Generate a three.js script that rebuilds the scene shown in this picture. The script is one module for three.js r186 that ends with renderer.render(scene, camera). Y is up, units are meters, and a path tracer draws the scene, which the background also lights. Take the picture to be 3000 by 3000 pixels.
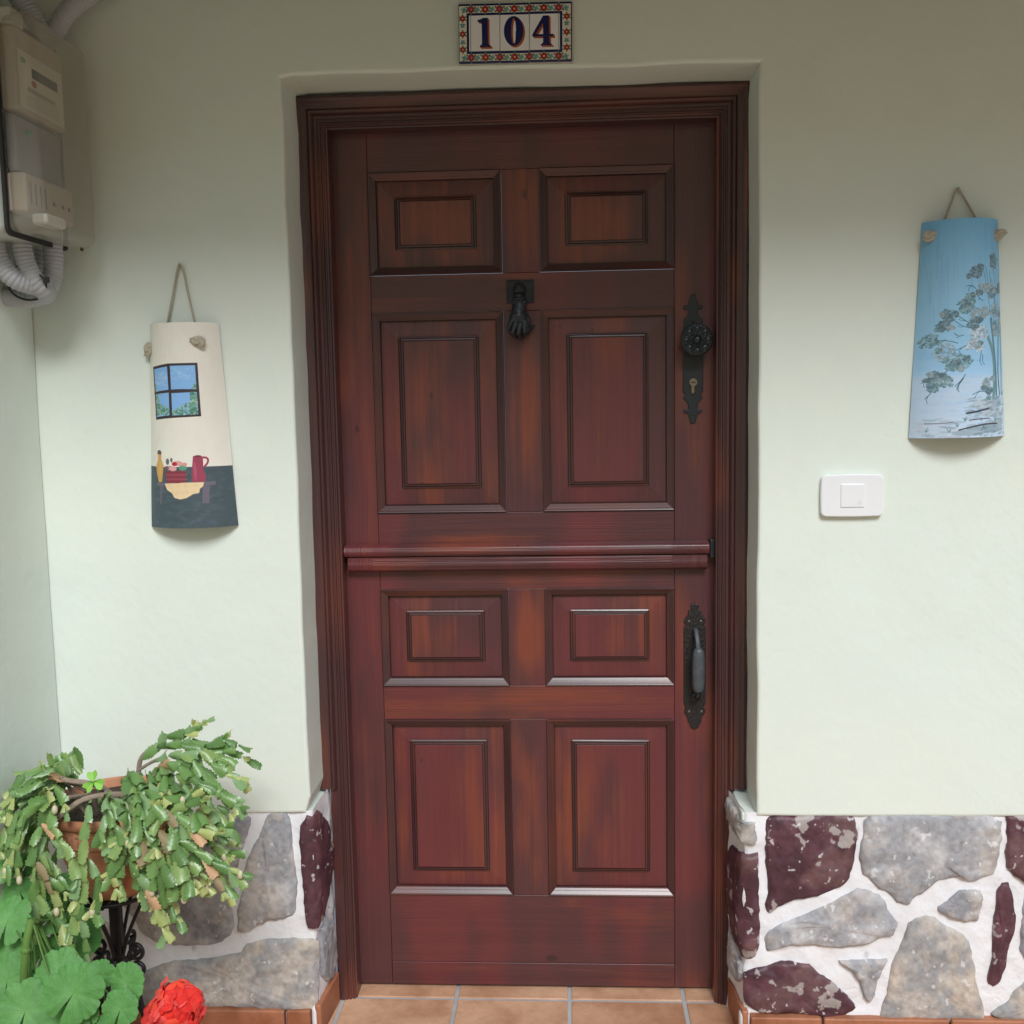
import * as THREE from 'three';
import { RoundedBoxGeometry } from 'three/addons/geometries/RoundedBoxGeometry.js';
import { MarchingCubes } from 'three/addons/objects/MarchingCubes.js';
import { mergeGeometries, mergeVertices, toCreasedNormals } from 'three/addons/utils/BufferGeometryUtils.js';

const R = Math.PI / 180;
const scene = new THREE.Scene();
// ---------------------------------------------------------------- camera
const camera = new THREE.PerspectiveCamera(51.74, 1, 0.05, 400);
camera.position.set(0.1013, 1.3811, 2.3395);
camera.rotation.order = 'YXZ';
camera.rotation.set(-6.235 * R, 3.189 * R, -1.02 * R);
scene.add(camera);
// ---------------------------------------------------------------- sky (bright, evenly overcast)
{
  const w = 64, h = 64, d = new Float32Array(w * h * 4);
  for (let j = 0; j < h; j++) for (let i = 0; i < w; i++) {
    const el = ((j + 0.5) / h - 0.5) * Math.PI, s = Math.max(0, Math.sin(el)), k = (0.40 + 0.60 * s) * 0.68, o = (j * w + i) * 4;
    d[o] = k * 0.86; d[o + 1] = k * 1.0; d[o + 2] = k * 1.2; d[o + 3] = 1;
  }
  const t = new THREE.DataTexture(d, w, h, THREE.RGBAFormat, THREE.FloatType);
  t.mapping = THREE.EquirectangularReflectionMapping; t.magFilter = THREE.LinearFilter; t.minFilter = THREE.LinearFilter; t.needsUpdate = true;
  scene.background = t; scene.environment = t;
}
// ---------------------------------------------------------------- sun behind thin cloud: broad and soft
const sun = new THREE.DirectionalLight(new THREE.Color(1, 1, 0.995), 1.38);
sun.position.set(1.5, 7.95, 7.4); sun.target.position.set(0, 1, 0);
sun.castShadow = true; sun.shadow.radius = 40; sun.shadow.mapSize.set(2048, 2048);
Object.assign(sun.shadow.camera, { left: -5, right: 5, top: 5, bottom: -5, near: 0.5, far: 25 });
scene.add(sun, sun.target);
const renderer = new THREE.WebGLRenderer({ antialias: true });
renderer.toneMapping = THREE.LinearToneMapping;
renderer.toneMappingExposure = 1.88;
renderer.shadowMap.enabled = true; renderer.shadowMap.type = THREE.PCFSoftShadowMap;
renderer.setSize(1024, 1024);

// ---------------------------------------------------------------- helpers
let seed = 7;
const rnd = () => { seed = (seed + 0x6D2B79F5) | 0; let t = Math.imul(seed ^ (seed >>> 15), 1 | seed); t = (t + Math.imul(t ^ (t >>> 7), 61 | t)) ^ t; return ((t ^ (t >>> 14)) >>> 0) / 4294967296; };
const rr = (a, b) => a + (b - a) * rnd();
const hash = (x, y) => { let h = Math.imul(x | 0, 374761393) + Math.imul(y | 0, 668265263) | 0; h = Math.imul(h ^ (h >>> 13), 1274126177); return ((h ^ (h >>> 16)) >>> 0) / 4294967296; };
function vn(x, y) { const i = Math.floor(x), j = Math.floor(y); let u = x - i, v = y - j; u = u * u * (3 - 2 * u); v = v * v * (3 - 2 * v); return (hash(i, j) * (1 - u) + hash(i + 1, j) * u) * (1 - v) + (hash(i, j + 1) * (1 - u) + hash(i + 1, j + 1) * u) * v; }
function fbm(x, y, o = 4) { let s = 0, a = 0.5, n = 0; for (let k = 0; k < o; k++) { s += a * vn(x, y); n += a; x = x * 2.03 + 17.3; y = y * 2.01 + 9.1; a *= 0.5; } return s / n; }
function tfb(u, v, su, sv, o = 4, k = 0) { const f = (p, q) => fbm(p * su + k, q * sv + k, o); return (f(u, v) * (1 - u) + f(u - 1, v) * u) * (1 - v) + (f(u, v - 1) * (1 - u) + f(u - 1, v - 1) * u) * v; }
const ss = (a, b, x) => { const t = Math.min(1, Math.max(0, (x - a) / (b - a))); return t * t * (3 - 2 * t); };
const mix = (a, b, t) => a.map((v, i) => v + (b[i] - v) * t);
const C = (r, g, b) => new THREE.Color().setRGB(r, g, b);
const enc = (v) => Math.round(255 * (v <= 0.0031308 ? 12.92 * v : 1.055 * Math.pow(Math.max(v, 0), 1 / 2.4) - 0.055));
// texture from a function (u, v in 0..1, v up) -> linear rgb (colour) or a grey height
function colTex(w, h, f, rep = false) {
  const d = new Uint8Array(w * h * 4);
  for (let j = 0; j < h; j++) for (let i = 0; i < w; i++) { const c = f((i + 0.5) / w, (j + 0.5) / h), o = (j * w + i) * 4; d[o] = Math.min(255, enc(c[0])); d[o + 1] = Math.min(255, enc(c[1])); d[o + 2] = Math.min(255, enc(c[2])); d[o + 3] = 255; }
  return fin(new THREE.DataTexture(d, w, h), THREE.SRGBColorSpace, rep);
}
function grayTex(w, h, f, rep = false) {
  const d = new Uint8Array(w * h * 4);
  for (let j = 0; j < h; j++) for (let i = 0; i < w; i++) { const c = Math.max(0, Math.min(255, Math.round(255 * f((i + 0.5) / w, (j + 0.5) / h)))), o = (j * w + i) * 4; d[o] = d[o + 1] = d[o + 2] = c; d[o + 3] = 255; }
  return fin(new THREE.DataTexture(d, w, h), THREE.NoColorSpace, rep);
}
function fin(t, cs, rep) { t.colorSpace = cs; t.magFilter = THREE.LinearFilter; t.minFilter = THREE.LinearMipmapLinearFilter; t.generateMipmaps = true; if (rep) t.wrapS = t.wrapT = THREE.RepeatWrapping; t.needsUpdate = true; return t; }
function canvasTex(w, h, f) { const c = document.createElement('canvas'); c.width = w; c.height = h; f(c.getContext('2d')); const t = new THREE.CanvasTexture(c); t.colorSpace = THREE.SRGBColorSpace; return t; }
const M = (color, roughness, o = {}) => new THREE.MeshStandardMaterial({ color, roughness, metalness: 0, ...o });
const MP = (color, roughness, o = {}) => new THREE.MeshPhysicalMaterial({ color, roughness, metalness: 0, ...o });
const used = {};
const numbered = (n) => { const k = used[n] = (used[n] ?? -1) + 1; return k ? `${n}_${String(k).padStart(3, '0')}` : n; };
function thing(name, label, category, group) { const o = new THREE.Group(); o.name = numbered(name); o.userData = { label, category }; if (group) o.userData.group = group; scene.add(o); return o; }
function part(name, geo, mat, parent, label) { const g = Array.isArray(geo) ? mergeGeometries(geo.map((q) => { const n = q.index ? q.toNonIndexed() : q; for (const a of Object.keys(n.attributes)) if (!['position', 'normal', 'uv', 'color'].includes(a)) n.deleteAttribute(a); return n; })) : geo; const m = new THREE.Mesh(g, mat); m.name = name; m.castShadow = m.receiveShadow = true; if (label) m.userData.label = label; parent.add(m); return m; }
const at = (g, x, y, z) => g.translate(x, y, z);
const box = (x0, x1, y0, y1, z0, z1, r = 0.002, s = 2) => at(new RoundedBoxGeometry(x1 - x0, y1 - y0, z1 - z0, s, Math.min(r, (x1 - x0) / 2.01, (y1 - y0) / 2.01, (z1 - z0) / 2.01)), (x0 + x1) / 2, (y0 + y1) / 2, (z0 + z1) / 2);
function planarUV(g, f) { const p = g.attributes.position, uv = new Float32Array(p.count * 2); for (let i = 0; i < p.count; i++) { const r = f(p.getX(i), p.getY(i), p.getZ(i)); uv[2 * i] = r[0]; uv[2 * i + 1] = r[1]; } g.setAttribute('uv', new THREE.BufferAttribute(uv, 2)); return g; }
function fromTris(pos, uv) { const g = new THREE.BufferGeometry(); g.setAttribute('position', new THREE.Float32BufferAttribute(pos, 3)); if (uv) g.setAttribute('uv', new THREE.Float32BufferAttribute(uv, 2)); return g; }
// surface from a grid function f(i/nu, j/nv) -> [x,y,z]
function grid(nu, nv, f, uvf) {
  const pos = [], uv = [], idx = [];
  for (let j = 0; j <= nv; j++) for (let i = 0; i <= nu; i++) { pos.push(...f(i / nu, j / nv)); uv.push(...(uvf ? uvf(i / nu, j / nv) : [i / nu, j / nv])); }
  for (let j = 0; j < nv; j++) for (let i = 0; i < nu; i++) { const a = j * (nu + 1) + i, b = a + 1, c = a + nu + 1, d = c + 1; idx.push(a, b, d, a, d, c); }
  const g = fromTris(pos, uv); g.setIndex(idx); g.computeVertexNormals(); return g;
}
// one side of a mitred moulding round a rectangle; profile points are [inset, z]
function mould(x0, x1, y0, y1, prof, side, open = false) {
  const pos = [];
  const pt = (u, z, e) => {
    if (side === 'L') return [x0 + u, e ? y1 - u : (open ? y0 : y0 + u), z];
    if (side === 'R') return [x1 - u, e ? (open ? y0 : y0 + u) : y1 - u, z];
    if (side === 'T') return [e ? x1 - u : x0 + u, y1 - u, z];
    return [e ? x0 + u : x1 - u, y0 + u, z];
  };
  for (let i = 0; i + 1 < prof.length; i++) {
    const a = pt(...prof[i], 0), b = pt(...prof[i], 1), c = pt(...prof[i + 1], 0), d = pt(...prof[i + 1], 1);
    pos.push(...a, ...c, ...d, ...a, ...d, ...b);
  }
  const g = fromTris(pos); planarUV(g, (x, y) => [x, y]);
  const cg = toCreasedNormals(g, 0.7); return cg;
}
function tube(pts, r, seg = 24, rs = 8, closed = false) { return new THREE.TubeGeometry(new THREE.CatmullRomCurve3(pts.map((p) => new THREE.Vector3(...p)), closed), seg, r, rs, closed); }
function extr(pts, depth, bev = 0.001, seg = 2) { const s = new THREE.Shape(pts.map((p) => new THREE.Vector2(p[0], p[1]))); return new THREE.ExtrudeGeometry(s, { depth: Math.max(1e-4, depth - bev), bevelEnabled: bev > 0, bevelSize: bev, bevelThickness: bev, bevelOffset: -bev, bevelSegments: seg, curveSegments: 8 }); }
function ringShape(pts, n) { // resample closed polygon
  const L = [0]; for (let i = 0; i < pts.length; i++) { const a = pts[i], b = pts[(i + 1) % pts.length]; L.push(L[i] + Math.hypot(b[0] - a[0], b[1] - a[1])); }
  const out = [], T = L[pts.length]; let k = 0;
  for (let i = 0; i < n; i++) { const t = T * i / n; while (L[k + 1] < t) k++; const a = pts[k], b = pts[(k + 1) % pts.length], f = (t - L[k]) / (L[k + 1] - L[k] || 1); out.push([a[0] + (b[0] - a[0]) * f, a[1] + (b[1] - a[1]) * f]); }
  return out;
}
const cap = (p, a, b, ra, rb) => { const ax = b[0] - a[0], ay = b[1] - a[1], az = b[2] - a[2], px = p[0] - a[0], py = p[1] - a[1], pz = p[2] - a[2]; const t = Math.min(1, Math.max(0, (px * ax + py * ay + pz * az) / (ax * ax + ay * ay + az * az + 1e-12))); return Math.hypot(px - ax * t, py - ay * t, pz - az * t) - (ra + (rb - ra) * t); };
const smin = (a, b, k) => { const h = Math.max(k - Math.abs(a - b), 0) / k; return Math.min(a, b) - h * h * k * 0.25; };
function sdfMesh(f, c, half, res) {
  const mc = new MarchingCubes(res, new THREE.MeshBasicMaterial(), false, false, 120000); mc.isolation = 0;
  for (let k = 0; k < res; k++) for (let j = 0; j < res; j++) for (let i = 0; i < res; i++) mc.field[i + j * res + k * res * res] = -f([c[0] + (i - res / 2) / (res / 2) * half, c[1] + (j - res / 2) / (res / 2) * half, c[2] + (k - res / 2) / (res / 2) * half]) * 40;
  mc.update();
  const n = mc.count, p = new Float32Array(n * 3); for (let i = 0; i < n * 3; i++) p[i] = mc.positionArray[i] * half + c[i % 3];
  let g = new THREE.BufferGeometry(); g.setAttribute('position', new THREE.BufferAttribute(p, 3)); g = mergeVertices(g, 1e-6); g.computeVertexNormals();
  return planarUV(g, (x, y) => [x * 10, y * 10]);
}
const STONES=[["maroon",[[0.506,0.486],[0.518,0.496],[0.574,0.495],[0.63,0.502],[0.669,0.499],[0.685,0.486],[0.689,0.45],[0.684,0.409],[0.674,0.37],[0.665,0.351],[0.632,0.335],[0.586,0.324],[0.543,0.31],[0.51,0.288],[0.507,0.306],[0.512,0.348],[0.506,0.397],[0.507,0.439]]],["grey",[[0.716,0.495],[0.753,0.502],[0.825,0.499],[0.905,0.502],[0.953,0.5],[0.975,0.486],[0.981,0.452],[0.973,0.4],[0.97,0.38],[0.938,0.369],[0.924,0.36],[0.902,0.372],[0.86,0.365],[0.832,0.34],[0.809,0.326],[0.801,0.314],[0.78,0.319],[0.75,0.341],[0.707,0.379],[0.705,0.391],[0.709,0.457]]],["maroon",[[0.998,0.498],[1.037,0.502],[1.113,0.504],[1.118,0.367],[1.042,0.359],[1.015,0.376],[1.0,0.394],[0.999,0.452]]],["grey",[[0.516,0.246],[0.55,0.266],[0.6,0.289],[0.649,0.313],[0.691,0.337],[0.718,0.332],[0.748,0.308],[0.759,0.284],[0.776,0.263],[0.765,0.242],[0.739,0.233],[0.72,0.222],[0.66,0.214],[0.601,0.219],[0.561,0.218],[0.524,0.211],[0.511,0.204],[0.511,0.235]]],["grey",[[0.903,0.338],[0.947,0.338],[0.949,0.321],[0.942,0.275],[0.915,0.272],[0.889,0.28],[0.862,0.294],[0.862,0.302],[0.881,0.316]]],["maroon",[[0.99,0.35],[1.003,0.35],[1.01,0.331],[1.014,0.304],[1.019,0.276],[1.013,0.241],[1.005,0.209],[1.001,0.174],[0.99,0.142],[0.978,0.13],[0.968,0.138],[0.966,0.153],[0.974,0.191],[0.974,0.262],[0.979,0.296],[0.981,0.331]]],["tan",[[0.817,0.274],[0.837,0.278],[0.87,0.26],[0.903,0.24],[0.923,0.222],[0.93,0.191],[0.938,0.156],[0.946,0.113],[0.96,0.064],[0.957,0.053],[0.868,0.05],[0.802,0.054],[0.744,0.051],[0.749,0.071],[0.765,0.107],[0.767,0.153],[0.783,0.196],[0.795,0.224],[0.801,0.256]]],["grey",[[0.661,0.179],[0.701,0.181],[0.757,0.183],[0.75,0.167],[0.738,0.142],[0.732,0.107],[0.722,0.092],[0.712,0.103],[0.701,0.138],[0.684,0.163]]],["maroon",[[0.465,0.149],[0.488,0.16],[0.525,0.172],[0.561,0.174],[0.595,0.169],[0.615,0.151],[0.635,0.141],[0.652,0.123],[0.672,0.102],[0.687,0.081],[0.683,0.07],[0.666,0.061],[0.63,0.057],[0.589,0.063],[0.546,0.065],[0.519,0.062],[0.492,0.067],[0.472,0.078],[0.463,0.099],[0.462,0.128]]],["tan",[[1.059,0.143],[1.04,0.129],[1.021,0.114],[1.015,0.097],[0.996,0.082],[0.981,0.068],[1.0,0.055],[1.033,0.054],[1.146,0.06],[1.143,0.144]]],["grey",[[1.042,0.339],[1.135,0.346],[1.142,0.179],[1.058,0.171],[1.034,0.21],[1.035,0.28]]],["grey",[[-0.563,0.483],[-0.553,0.494],[-0.522,0.495],[-0.511,0.483],[-0.509,0.44],[-0.504,0.381],[-0.5,0.341],[-0.506,0.289],[-0.508,0.277],[-0.548,0.264],[-0.583,0.256],[-0.611,0.235],[-0.631,0.237],[-0.629,0.28],[-0.619,0.32],[-0.608,0.384],[-0.595,0.416],[-0.575,0.444]]],["grey",[[-0.696,0.493],[-0.638,0.493],[-0.602,0.491],[-0.601,0.471],[-0.614,0.439],[-0.623,0.408],[-0.632,0.376],[-0.642,0.328],[-0.648,0.279],[-0.646,0.243],[-0.671,0.21],[-0.715,0.202],[-0.77,0.205],[-0.809,0.213],[-0.836,0.225],[-0.85,0.249],[-0.868,0.277],[-0.886,0.309],[-0.853,0.398],[-0.795,0.454]]],["tan",[[-0.849,0.131],[-0.828,0.143],[-0.772,0.16],[-0.693,0.169],[-0.63,0.178],[-0.621,0.199],[-0.573,0.209],[-0.495,0.216],[-0.465,0.209],[-0.458,0.18],[-0.464,0.119],[-0.466,0.062],[-0.502,0.054],[-0.58,0.056],[-0.659,0.061],[-0.706,0.059],[-0.778,0.053],[-0.837,0.053],[-0.859,0.093]]],["grey",[[-1.049,0.477],[-0.95,0.481],[-0.898,0.438],[-0.903,0.358],[-0.938,0.293],[-1.01,0.284],[-1.054,0.336],[-1.061,0.417]]],["tan",[[-1.1,0.251],[-1.004,0.256],[-0.925,0.244],[-0.897,0.196],[-0.896,0.146],[-0.928,0.072],[-1.017,0.054],[-1.102,0.053],[-1.111,0.152]]]];
const CHAINS=[[[-0.841,0.641,0.42],[-0.881,0.674,0.44],[-0.897,0.695,0.46],[-0.921,0.697,0.48],[-0.928,0.686,0.5],[-0.945,0.641,0.5],[-0.955,0.593,0.5]],[[-0.829,0.642,0.43],[-0.876,0.688,0.47],[-0.879,0.69,0.52],[-0.908,0.68,0.52],[-0.947,0.651,0.5],[-0.959,0.628,0.5]],[[-0.825,0.639,0.44],[-0.856,0.664,0.54],[-0.884,0.655,0.55],[-0.899,0.622,0.55],[-0.923,0.568,0.55],[-0.935,0.541,0.55]],[[-0.848,0.636,0.45],[-0.854,0.668,0.55],[-0.859,0.635,0.55],[-0.869,0.599,0.56],[-0.875,0.566,0.56],[-0.874,0.533,0.56],[-0.873,0.499,0.56],[-0.885,0.465,0.56],[-0.898,0.425,0.56]],[[-0.897,0.695,0.46],[-0.903,0.717,0.46]],[[-0.877,0.671,0.47],[-0.865,0.69,0.53],[-0.837,0.675,0.55],[-0.835,0.658,0.55]],[[-0.815,0.64,0.46],[-0.773,0.655,0.55],[-0.772,0.617,0.57],[-0.778,0.571,0.57],[-0.778,0.522,0.57],[-0.788,0.471,0.57],[-0.785,0.421,0.57],[-0.783,0.388,0.57]],[[-0.853,0.655,0.5],[-0.849,0.645,0.55],[-0.827,0.606,0.56],[-0.792,0.558,0.57],[-0.792,0.505,0.57],[-0.805,0.455,0.57],[-0.812,0.404,0.57]],[[-0.86,0.628,0.55],[-0.84,0.606,0.56],[-0.822,0.583,0.56]],[[-0.861,0.573,0.56],[-0.858,0.533,0.56],[-0.843,0.499,0.56],[-0.839,0.469,0.56]],[[-0.872,0.559,0.56],[-0.855,0.53,0.56],[-0.823,0.503,0.56]],[[-0.873,0.496,0.56],[-0.859,0.466,0.56],[-0.84,0.446,0.56],[-0.818,0.436,0.56]],[[-0.919,0.64,0.53],[-0.928,0.599,0.53],[-0.947,0.576,0.53]],[[-0.907,0.655,0.5],[-0.888,0.624,0.54],[-0.904,0.602,0.55],[-0.914,0.561,0.55],[-0.91,0.524,0.55]],[[-0.785,0.65,0.45],[-0.732,0.666,0.56],[-0.719,0.637,0.57],[-0.702,0.611,0.57],[-0.684,0.579,0.57]],[[-0.754,0.663,0.44],[-0.689,0.668,0.53],[-0.674,0.638,0.57],[-0.679,0.588,0.57],[-0.67,0.552,0.57]],[[-0.734,0.663,0.44],[-0.666,0.674,0.53],[-0.642,0.653,0.56],[-0.642,0.62,0.56],[-0.65,0.608,0.57],[-0.645,0.592,0.57]],[[-0.748,0.591,0.57],[-0.721,0.611,0.57],[-0.696,0.605,0.57]],[[-0.704,0.578,0.57],[-0.721,0.558,0.57],[-0.745,0.535,0.57]],[[-0.691,0.572,0.57],[-0.68,0.539,0.57],[-0.665,0.513,0.57],[-0.654,0.486,0.57],[-0.642,0.46,0.57],[-0.64,0.44,0.57]],[[-0.701,0.618,0.57],[-0.723,0.572,0.57],[-0.731,0.545,0.57],[-0.723,0.515,0.57]],[[-0.752,0.532,0.57],[-0.757,0.505,0.57],[-0.768,0.475,0.57]],[[-0.774,0.567,0.56],[-0.762,0.547,0.56],[-0.752,0.525,0.57],[-0.751,0.495,0.57]],[[-0.735,0.656,0.42],[-0.726,0.705,0.42],[-0.704,0.722,0.42],[-0.661,0.74,0.44],[-0.623,0.74,0.45],[-0.593,0.726,0.45],[-0.564,0.695,0.46],[-0.535,0.682,0.46]],[[-0.706,0.709,0.4],[-0.69,0.737,0.4],[-0.666,0.74,0.4],[-0.648,0.744,0.4],[-0.63,0.763,0.4]],[[-0.663,0.719,0.4],[-0.635,0.733,0.4],[-0.604,0.726,0.41],[-0.58,0.73,0.41],[-0.555,0.749,0.41]],[[-0.601,0.716,0.42],[-0.577,0.716,0.42],[-0.536,0.721,0.42]],[[-0.574,0.709,0.42],[-0.557,0.698,0.42],[-0.541,0.686,0.42]],[[-0.734,0.68,0.42],[-0.698,0.702,0.43],[-0.64,0.726,0.46],[-0.607,0.723,0.47],[-0.594,0.703,0.48],[-0.571,0.689,0.48],[-0.556,0.662,0.48]],[[-0.684,0.698,0.44],[-0.64,0.716,0.48],[-0.61,0.71,0.5],[-0.601,0.683,0.5],[-0.581,0.686,0.5],[-0.593,0.653,0.5]],[[-0.638,0.692,0.47],[-0.608,0.676,0.5],[-0.602,0.654,0.52]],[[-0.628,0.642,0.54],[-0.598,0.659,0.54],[-0.565,0.672,0.54]],[[-0.669,0.656,0.5],[-0.63,0.671,0.53],[-0.607,0.668,0.53]],[[-0.64,0.652,0.54],[-0.618,0.636,0.55],[-0.616,0.616,0.55],[-0.623,0.584,0.56],[-0.619,0.548,0.56],[-0.614,0.525,0.56]],[[-0.585,0.683,0.5],[-0.562,0.67,0.5],[-0.546,0.67,0.5],[-0.533,0.65,0.5],[-0.511,0.643,0.5]],[[-0.569,0.656,0.5],[-0.564,0.629,0.5],[-0.549,0.602,0.5],[-0.547,0.578,0.5],[-0.524,0.562,0.5]],[[-0.586,0.641,0.53],[-0.574,0.617,0.55],[-0.565,0.603,0.55],[-0.538,0.613,0.55]],[[-0.641,0.62,0.56],[-0.622,0.604,0.56],[-0.601,0.581,0.56],[-0.599,0.558,0.56],[-0.594,0.535,0.56],[-0.585,0.515,0.56]],[[-0.613,0.597,0.55],[-0.588,0.583,0.55],[-0.563,0.57,0.55],[-0.544,0.554,0.55],[-0.522,0.547,0.55],[-0.5,0.538,0.55]],[[-0.567,0.564,0.55],[-0.551,0.544,0.55],[-0.549,0.527,0.55],[-0.534,0.501,0.55]],[[-0.603,0.557,0.55],[-0.581,0.54,0.55],[-0.565,0.53,0.55]],[[-0.625,0.607,0.56],[-0.611,0.565,0.56],[-0.597,0.528,0.56],[-0.602,0.495,0.56]],[[-0.645,0.548,0.56],[-0.637,0.515,0.56],[-0.648,0.484,0.56],[-0.64,0.454,0.56]],[[-0.648,0.595,0.57],[-0.631,0.553,0.57],[-0.623,0.513,0.57],[-0.62,0.476,0.57]],[[-0.587,0.613,0.55],[-0.578,0.597,0.55],[-0.555,0.6,0.55]],[[-0.561,0.635,0.48],[-0.538,0.621,0.48]],[[-0.662,0.625,0.57],[-0.647,0.602,0.57]],[[-0.662,0.631,0.57],[-0.654,0.657,0.57],[-0.644,0.657,0.57]],[[-0.663,0.678,0.46],[-0.617,0.674,0.52],[-0.615,0.645,0.54],[-0.592,0.63,0.55],[-0.588,0.597,0.55]],[[-0.644,0.668,0.46],[-0.586,0.656,0.5],[-0.574,0.626,0.51],[-0.566,0.593,0.51],[-0.561,0.559,0.51],[-0.535,0.552,0.51]],[[-0.698,0.681,0.44],[-0.662,0.702,0.46],[-0.651,0.686,0.5],[-0.652,0.67,0.52]],[[-0.698,0.668,0.46],[-0.684,0.702,0.48],[-0.677,0.686,0.5]],[[-0.597,0.561,0.53],[-0.585,0.541,0.53],[-0.567,0.504,0.53]],[[-0.749,0.656,0.5],[-0.697,0.653,0.56],[-0.694,0.624,0.57],[-0.715,0.605,0.57]],[[-0.776,0.655,0.5],[-0.736,0.646,0.56],[-0.746,0.618,0.57],[-0.755,0.588,0.57]],[[-0.669,0.611,0.57],[-0.662,0.579,0.57],[-0.679,0.559,0.57]],[[-0.652,0.579,0.57],[-0.647,0.552,0.57],[-0.658,0.529,0.57],[-0.656,0.513,0.57]],[[-0.875,0.652,0.42],[-0.944,0.662,0.42],[-0.977,0.645,0.42],[-1.0,0.623,0.42]],[[-0.951,0.635,0.45],[-0.963,0.612,0.47],[-0.974,0.578,0.48],[-0.98,0.543,0.48]]];
const GER=[[-0.715,0.43,0.76,0.048],[-0.635,0.435,0.74,0.034],[-0.634,0.41,0.77,0.03],[-0.91,0.469,0.6,0.042],[-0.928,0.484,0.52,0.028],[-0.836,0.387,0.5,0.052],[-0.871,0.403,0.68,0.043],[-0.809,0.386,0.74,0.046],[-0.76,0.365,0.74,0.034],[-0.694,0.389,0.75,0.017],[-0.969,0.517,0.5,0.025],[-0.902,0.403,0.52,0.017],[-0.861,0.48,0.5,0.029],[-0.769,0.425,0.7,0.042],[-0.859,0.332,0.7,0.034],[-0.949,0.441,0.5,0.035],[-0.978,0.542,0.47,0.023],[-0.885,0.421,0.5,0.029],[-0.719,0.403,0.66,0.026],[-0.903,0.419,0.6,0.039],[-0.907,0.347,0.5,0.035],[-0.995,0.438,0.46,0.036],[-0.945,0.51,0.46,0.023],[-0.895,0.346,0.66,0.035],[-0.844,0.364,0.64,0.035],[-0.723,0.344,0.72,0.031],[-0.658,0.37,0.76,0.025],[-0.885,0.388,0.62,0.03],[-0.878,0.428,0.48,0.026]];
// ================================================================ materials
const plasterBump = grayTex(1024, 1024, (u, v) => { const t = (s, o) => { const a = fbm(u * s, v * s, o), b = fbm((u - 1) * s, v * s, o), c = fbm(u * s, (v - 1) * s, o), d = fbm((u - 1) * s, (v - 1) * s, o); return (a * (1 - u) + b * u) * (1 - v) + (c * (1 - u) + d * u) * v; }; return 0.5 + (t(7, 3) - 0.5) * 1.1 + (t(60, 3) - 0.5) * 0.35 - 0.06 * ss(0.010, 0.0, Math.abs(t(5, 5) - 0.5)) * ss(0.54, 0.6, t(6.3, 2)); }, true);
const plasterCol = colTex(512, 512, (u, v) => { const n = (s) => { const a = fbm(u * s, v * s), b = fbm((u - 1) * s, v * s), c = fbm(u * s, (v - 1) * s), d = fbm((u - 1) * s, (v - 1) * s); return (a * (1 - u) + b * u) * (1 - v) + (c * (1 - u) + d * u) * v; }; const k = 0.965 + 0.07 * n(9) ; const w = (n(5) - 0.5) * 0.03; return [(0.742 + w) * k, 0.812 * k, (0.742 - w) * k]; }, true);
const plaster = M(0xffffff, 0.82, { map: plasterCol, bumpMap: plasterBump, bumpScale: 0.0024 });
const mortar = M(0xffffff, 0.88, { map: colTex(512, 512, (u, v) => { const n = tfb(u, v, 10, 10, 5), m = tfb(u, v, 70, 70, 3, 3), d = ss(0.66, 0.74, tfb(u, v, 16, 16, 5, 9)); const k = (0.9 + 0.16 * n) * (0.93 + 0.12 * m) * (1 - 0.28 * d); return [0.86 * k, 0.87 * k, 0.905 * k]; }, true), bumpMap: plasterBump, bumpScale: 0.007 });
// door stain, laid out over the whole door (x -0.45..0.45, y 0..2)
const blobs = [[0.005, 1.77, 0.028, 0.13, 0.5], [0.01, 1.36, 0.022, 0.22, 0.42], [0.0, 0.84, 0.03, 0.075, 0.55], [-0.005, 0.55, 0.032, 0.08, 0.4], [0, 0.42, 0.03, 0.15, 0.15],
  [-0.185, 1.755, 0.07, 0.05, 0.45], [0.185, 1.755, 0.07, 0.05, 0.42], [-0.18, 1.34, 0.075, 0.19, 0.22], [0.185, 1.34, 0.075, 0.19, 0.22], [-0.185, 0.835, 0.07, 0.045, 0.25], [0.185, 0.835, 0.07, 0.045, 0.25],
  [-0.13, 0.43, 0.02, 0.17, 0.55], [-0.30, 0.43, 0.014, 0.16, 0.4], [0.09, 0.42, 0.02, 0.16, 0.5], [0.2, 0.45, 0.03, 0.14, 0.35], [-0.21, 0.42, 0.03, 0.17, -0.2], [0.05, 0.42, 0.012, 0.1, 0.3], [-0.19, 0.275, 0.06, 0.02, 0.3],
  [-0.1, 0.69, 0.2, 0.03, 0.25], [0.36, 0.75, 0.02, 0.12, 0.35], [0.41, 0.5, 0.012, 0.4, 0.3], [-0.37, 0.4, 0.03, 0.15, 0.25], [-0.41, 0.85, 0.014, 0.12, 0.3], [0, 0.12, 0.4, 0.09, -0.3], [0, 1.09, 0.4, 0.05, -0.15], [0, 1.92, 0.42, 0.05, -0.2]];
const RX = [[1.869, 1.97], [1.568, 1.649], [0.952, 1.125], [0.6495, 0.728], [0, 0.229]];
const isRail = (x, y) => Math.abs(x) < 0.331 && RX.some(([a, b]) => y > a && y < b);
const knots = [[-0.24, 1.545, 0.006], [-0.205, 1.385, 0.007], [-0.372, 1.315, 0.008], [0.01, 1.815, 0.01], [0.045, 0.075, 0.013], [0.15, 1.52, 0.004], [-0.25, 0.55, 0.004], [-0.23, 1.19, 0.004], [0.08, 1.53, 0.005]];
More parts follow.
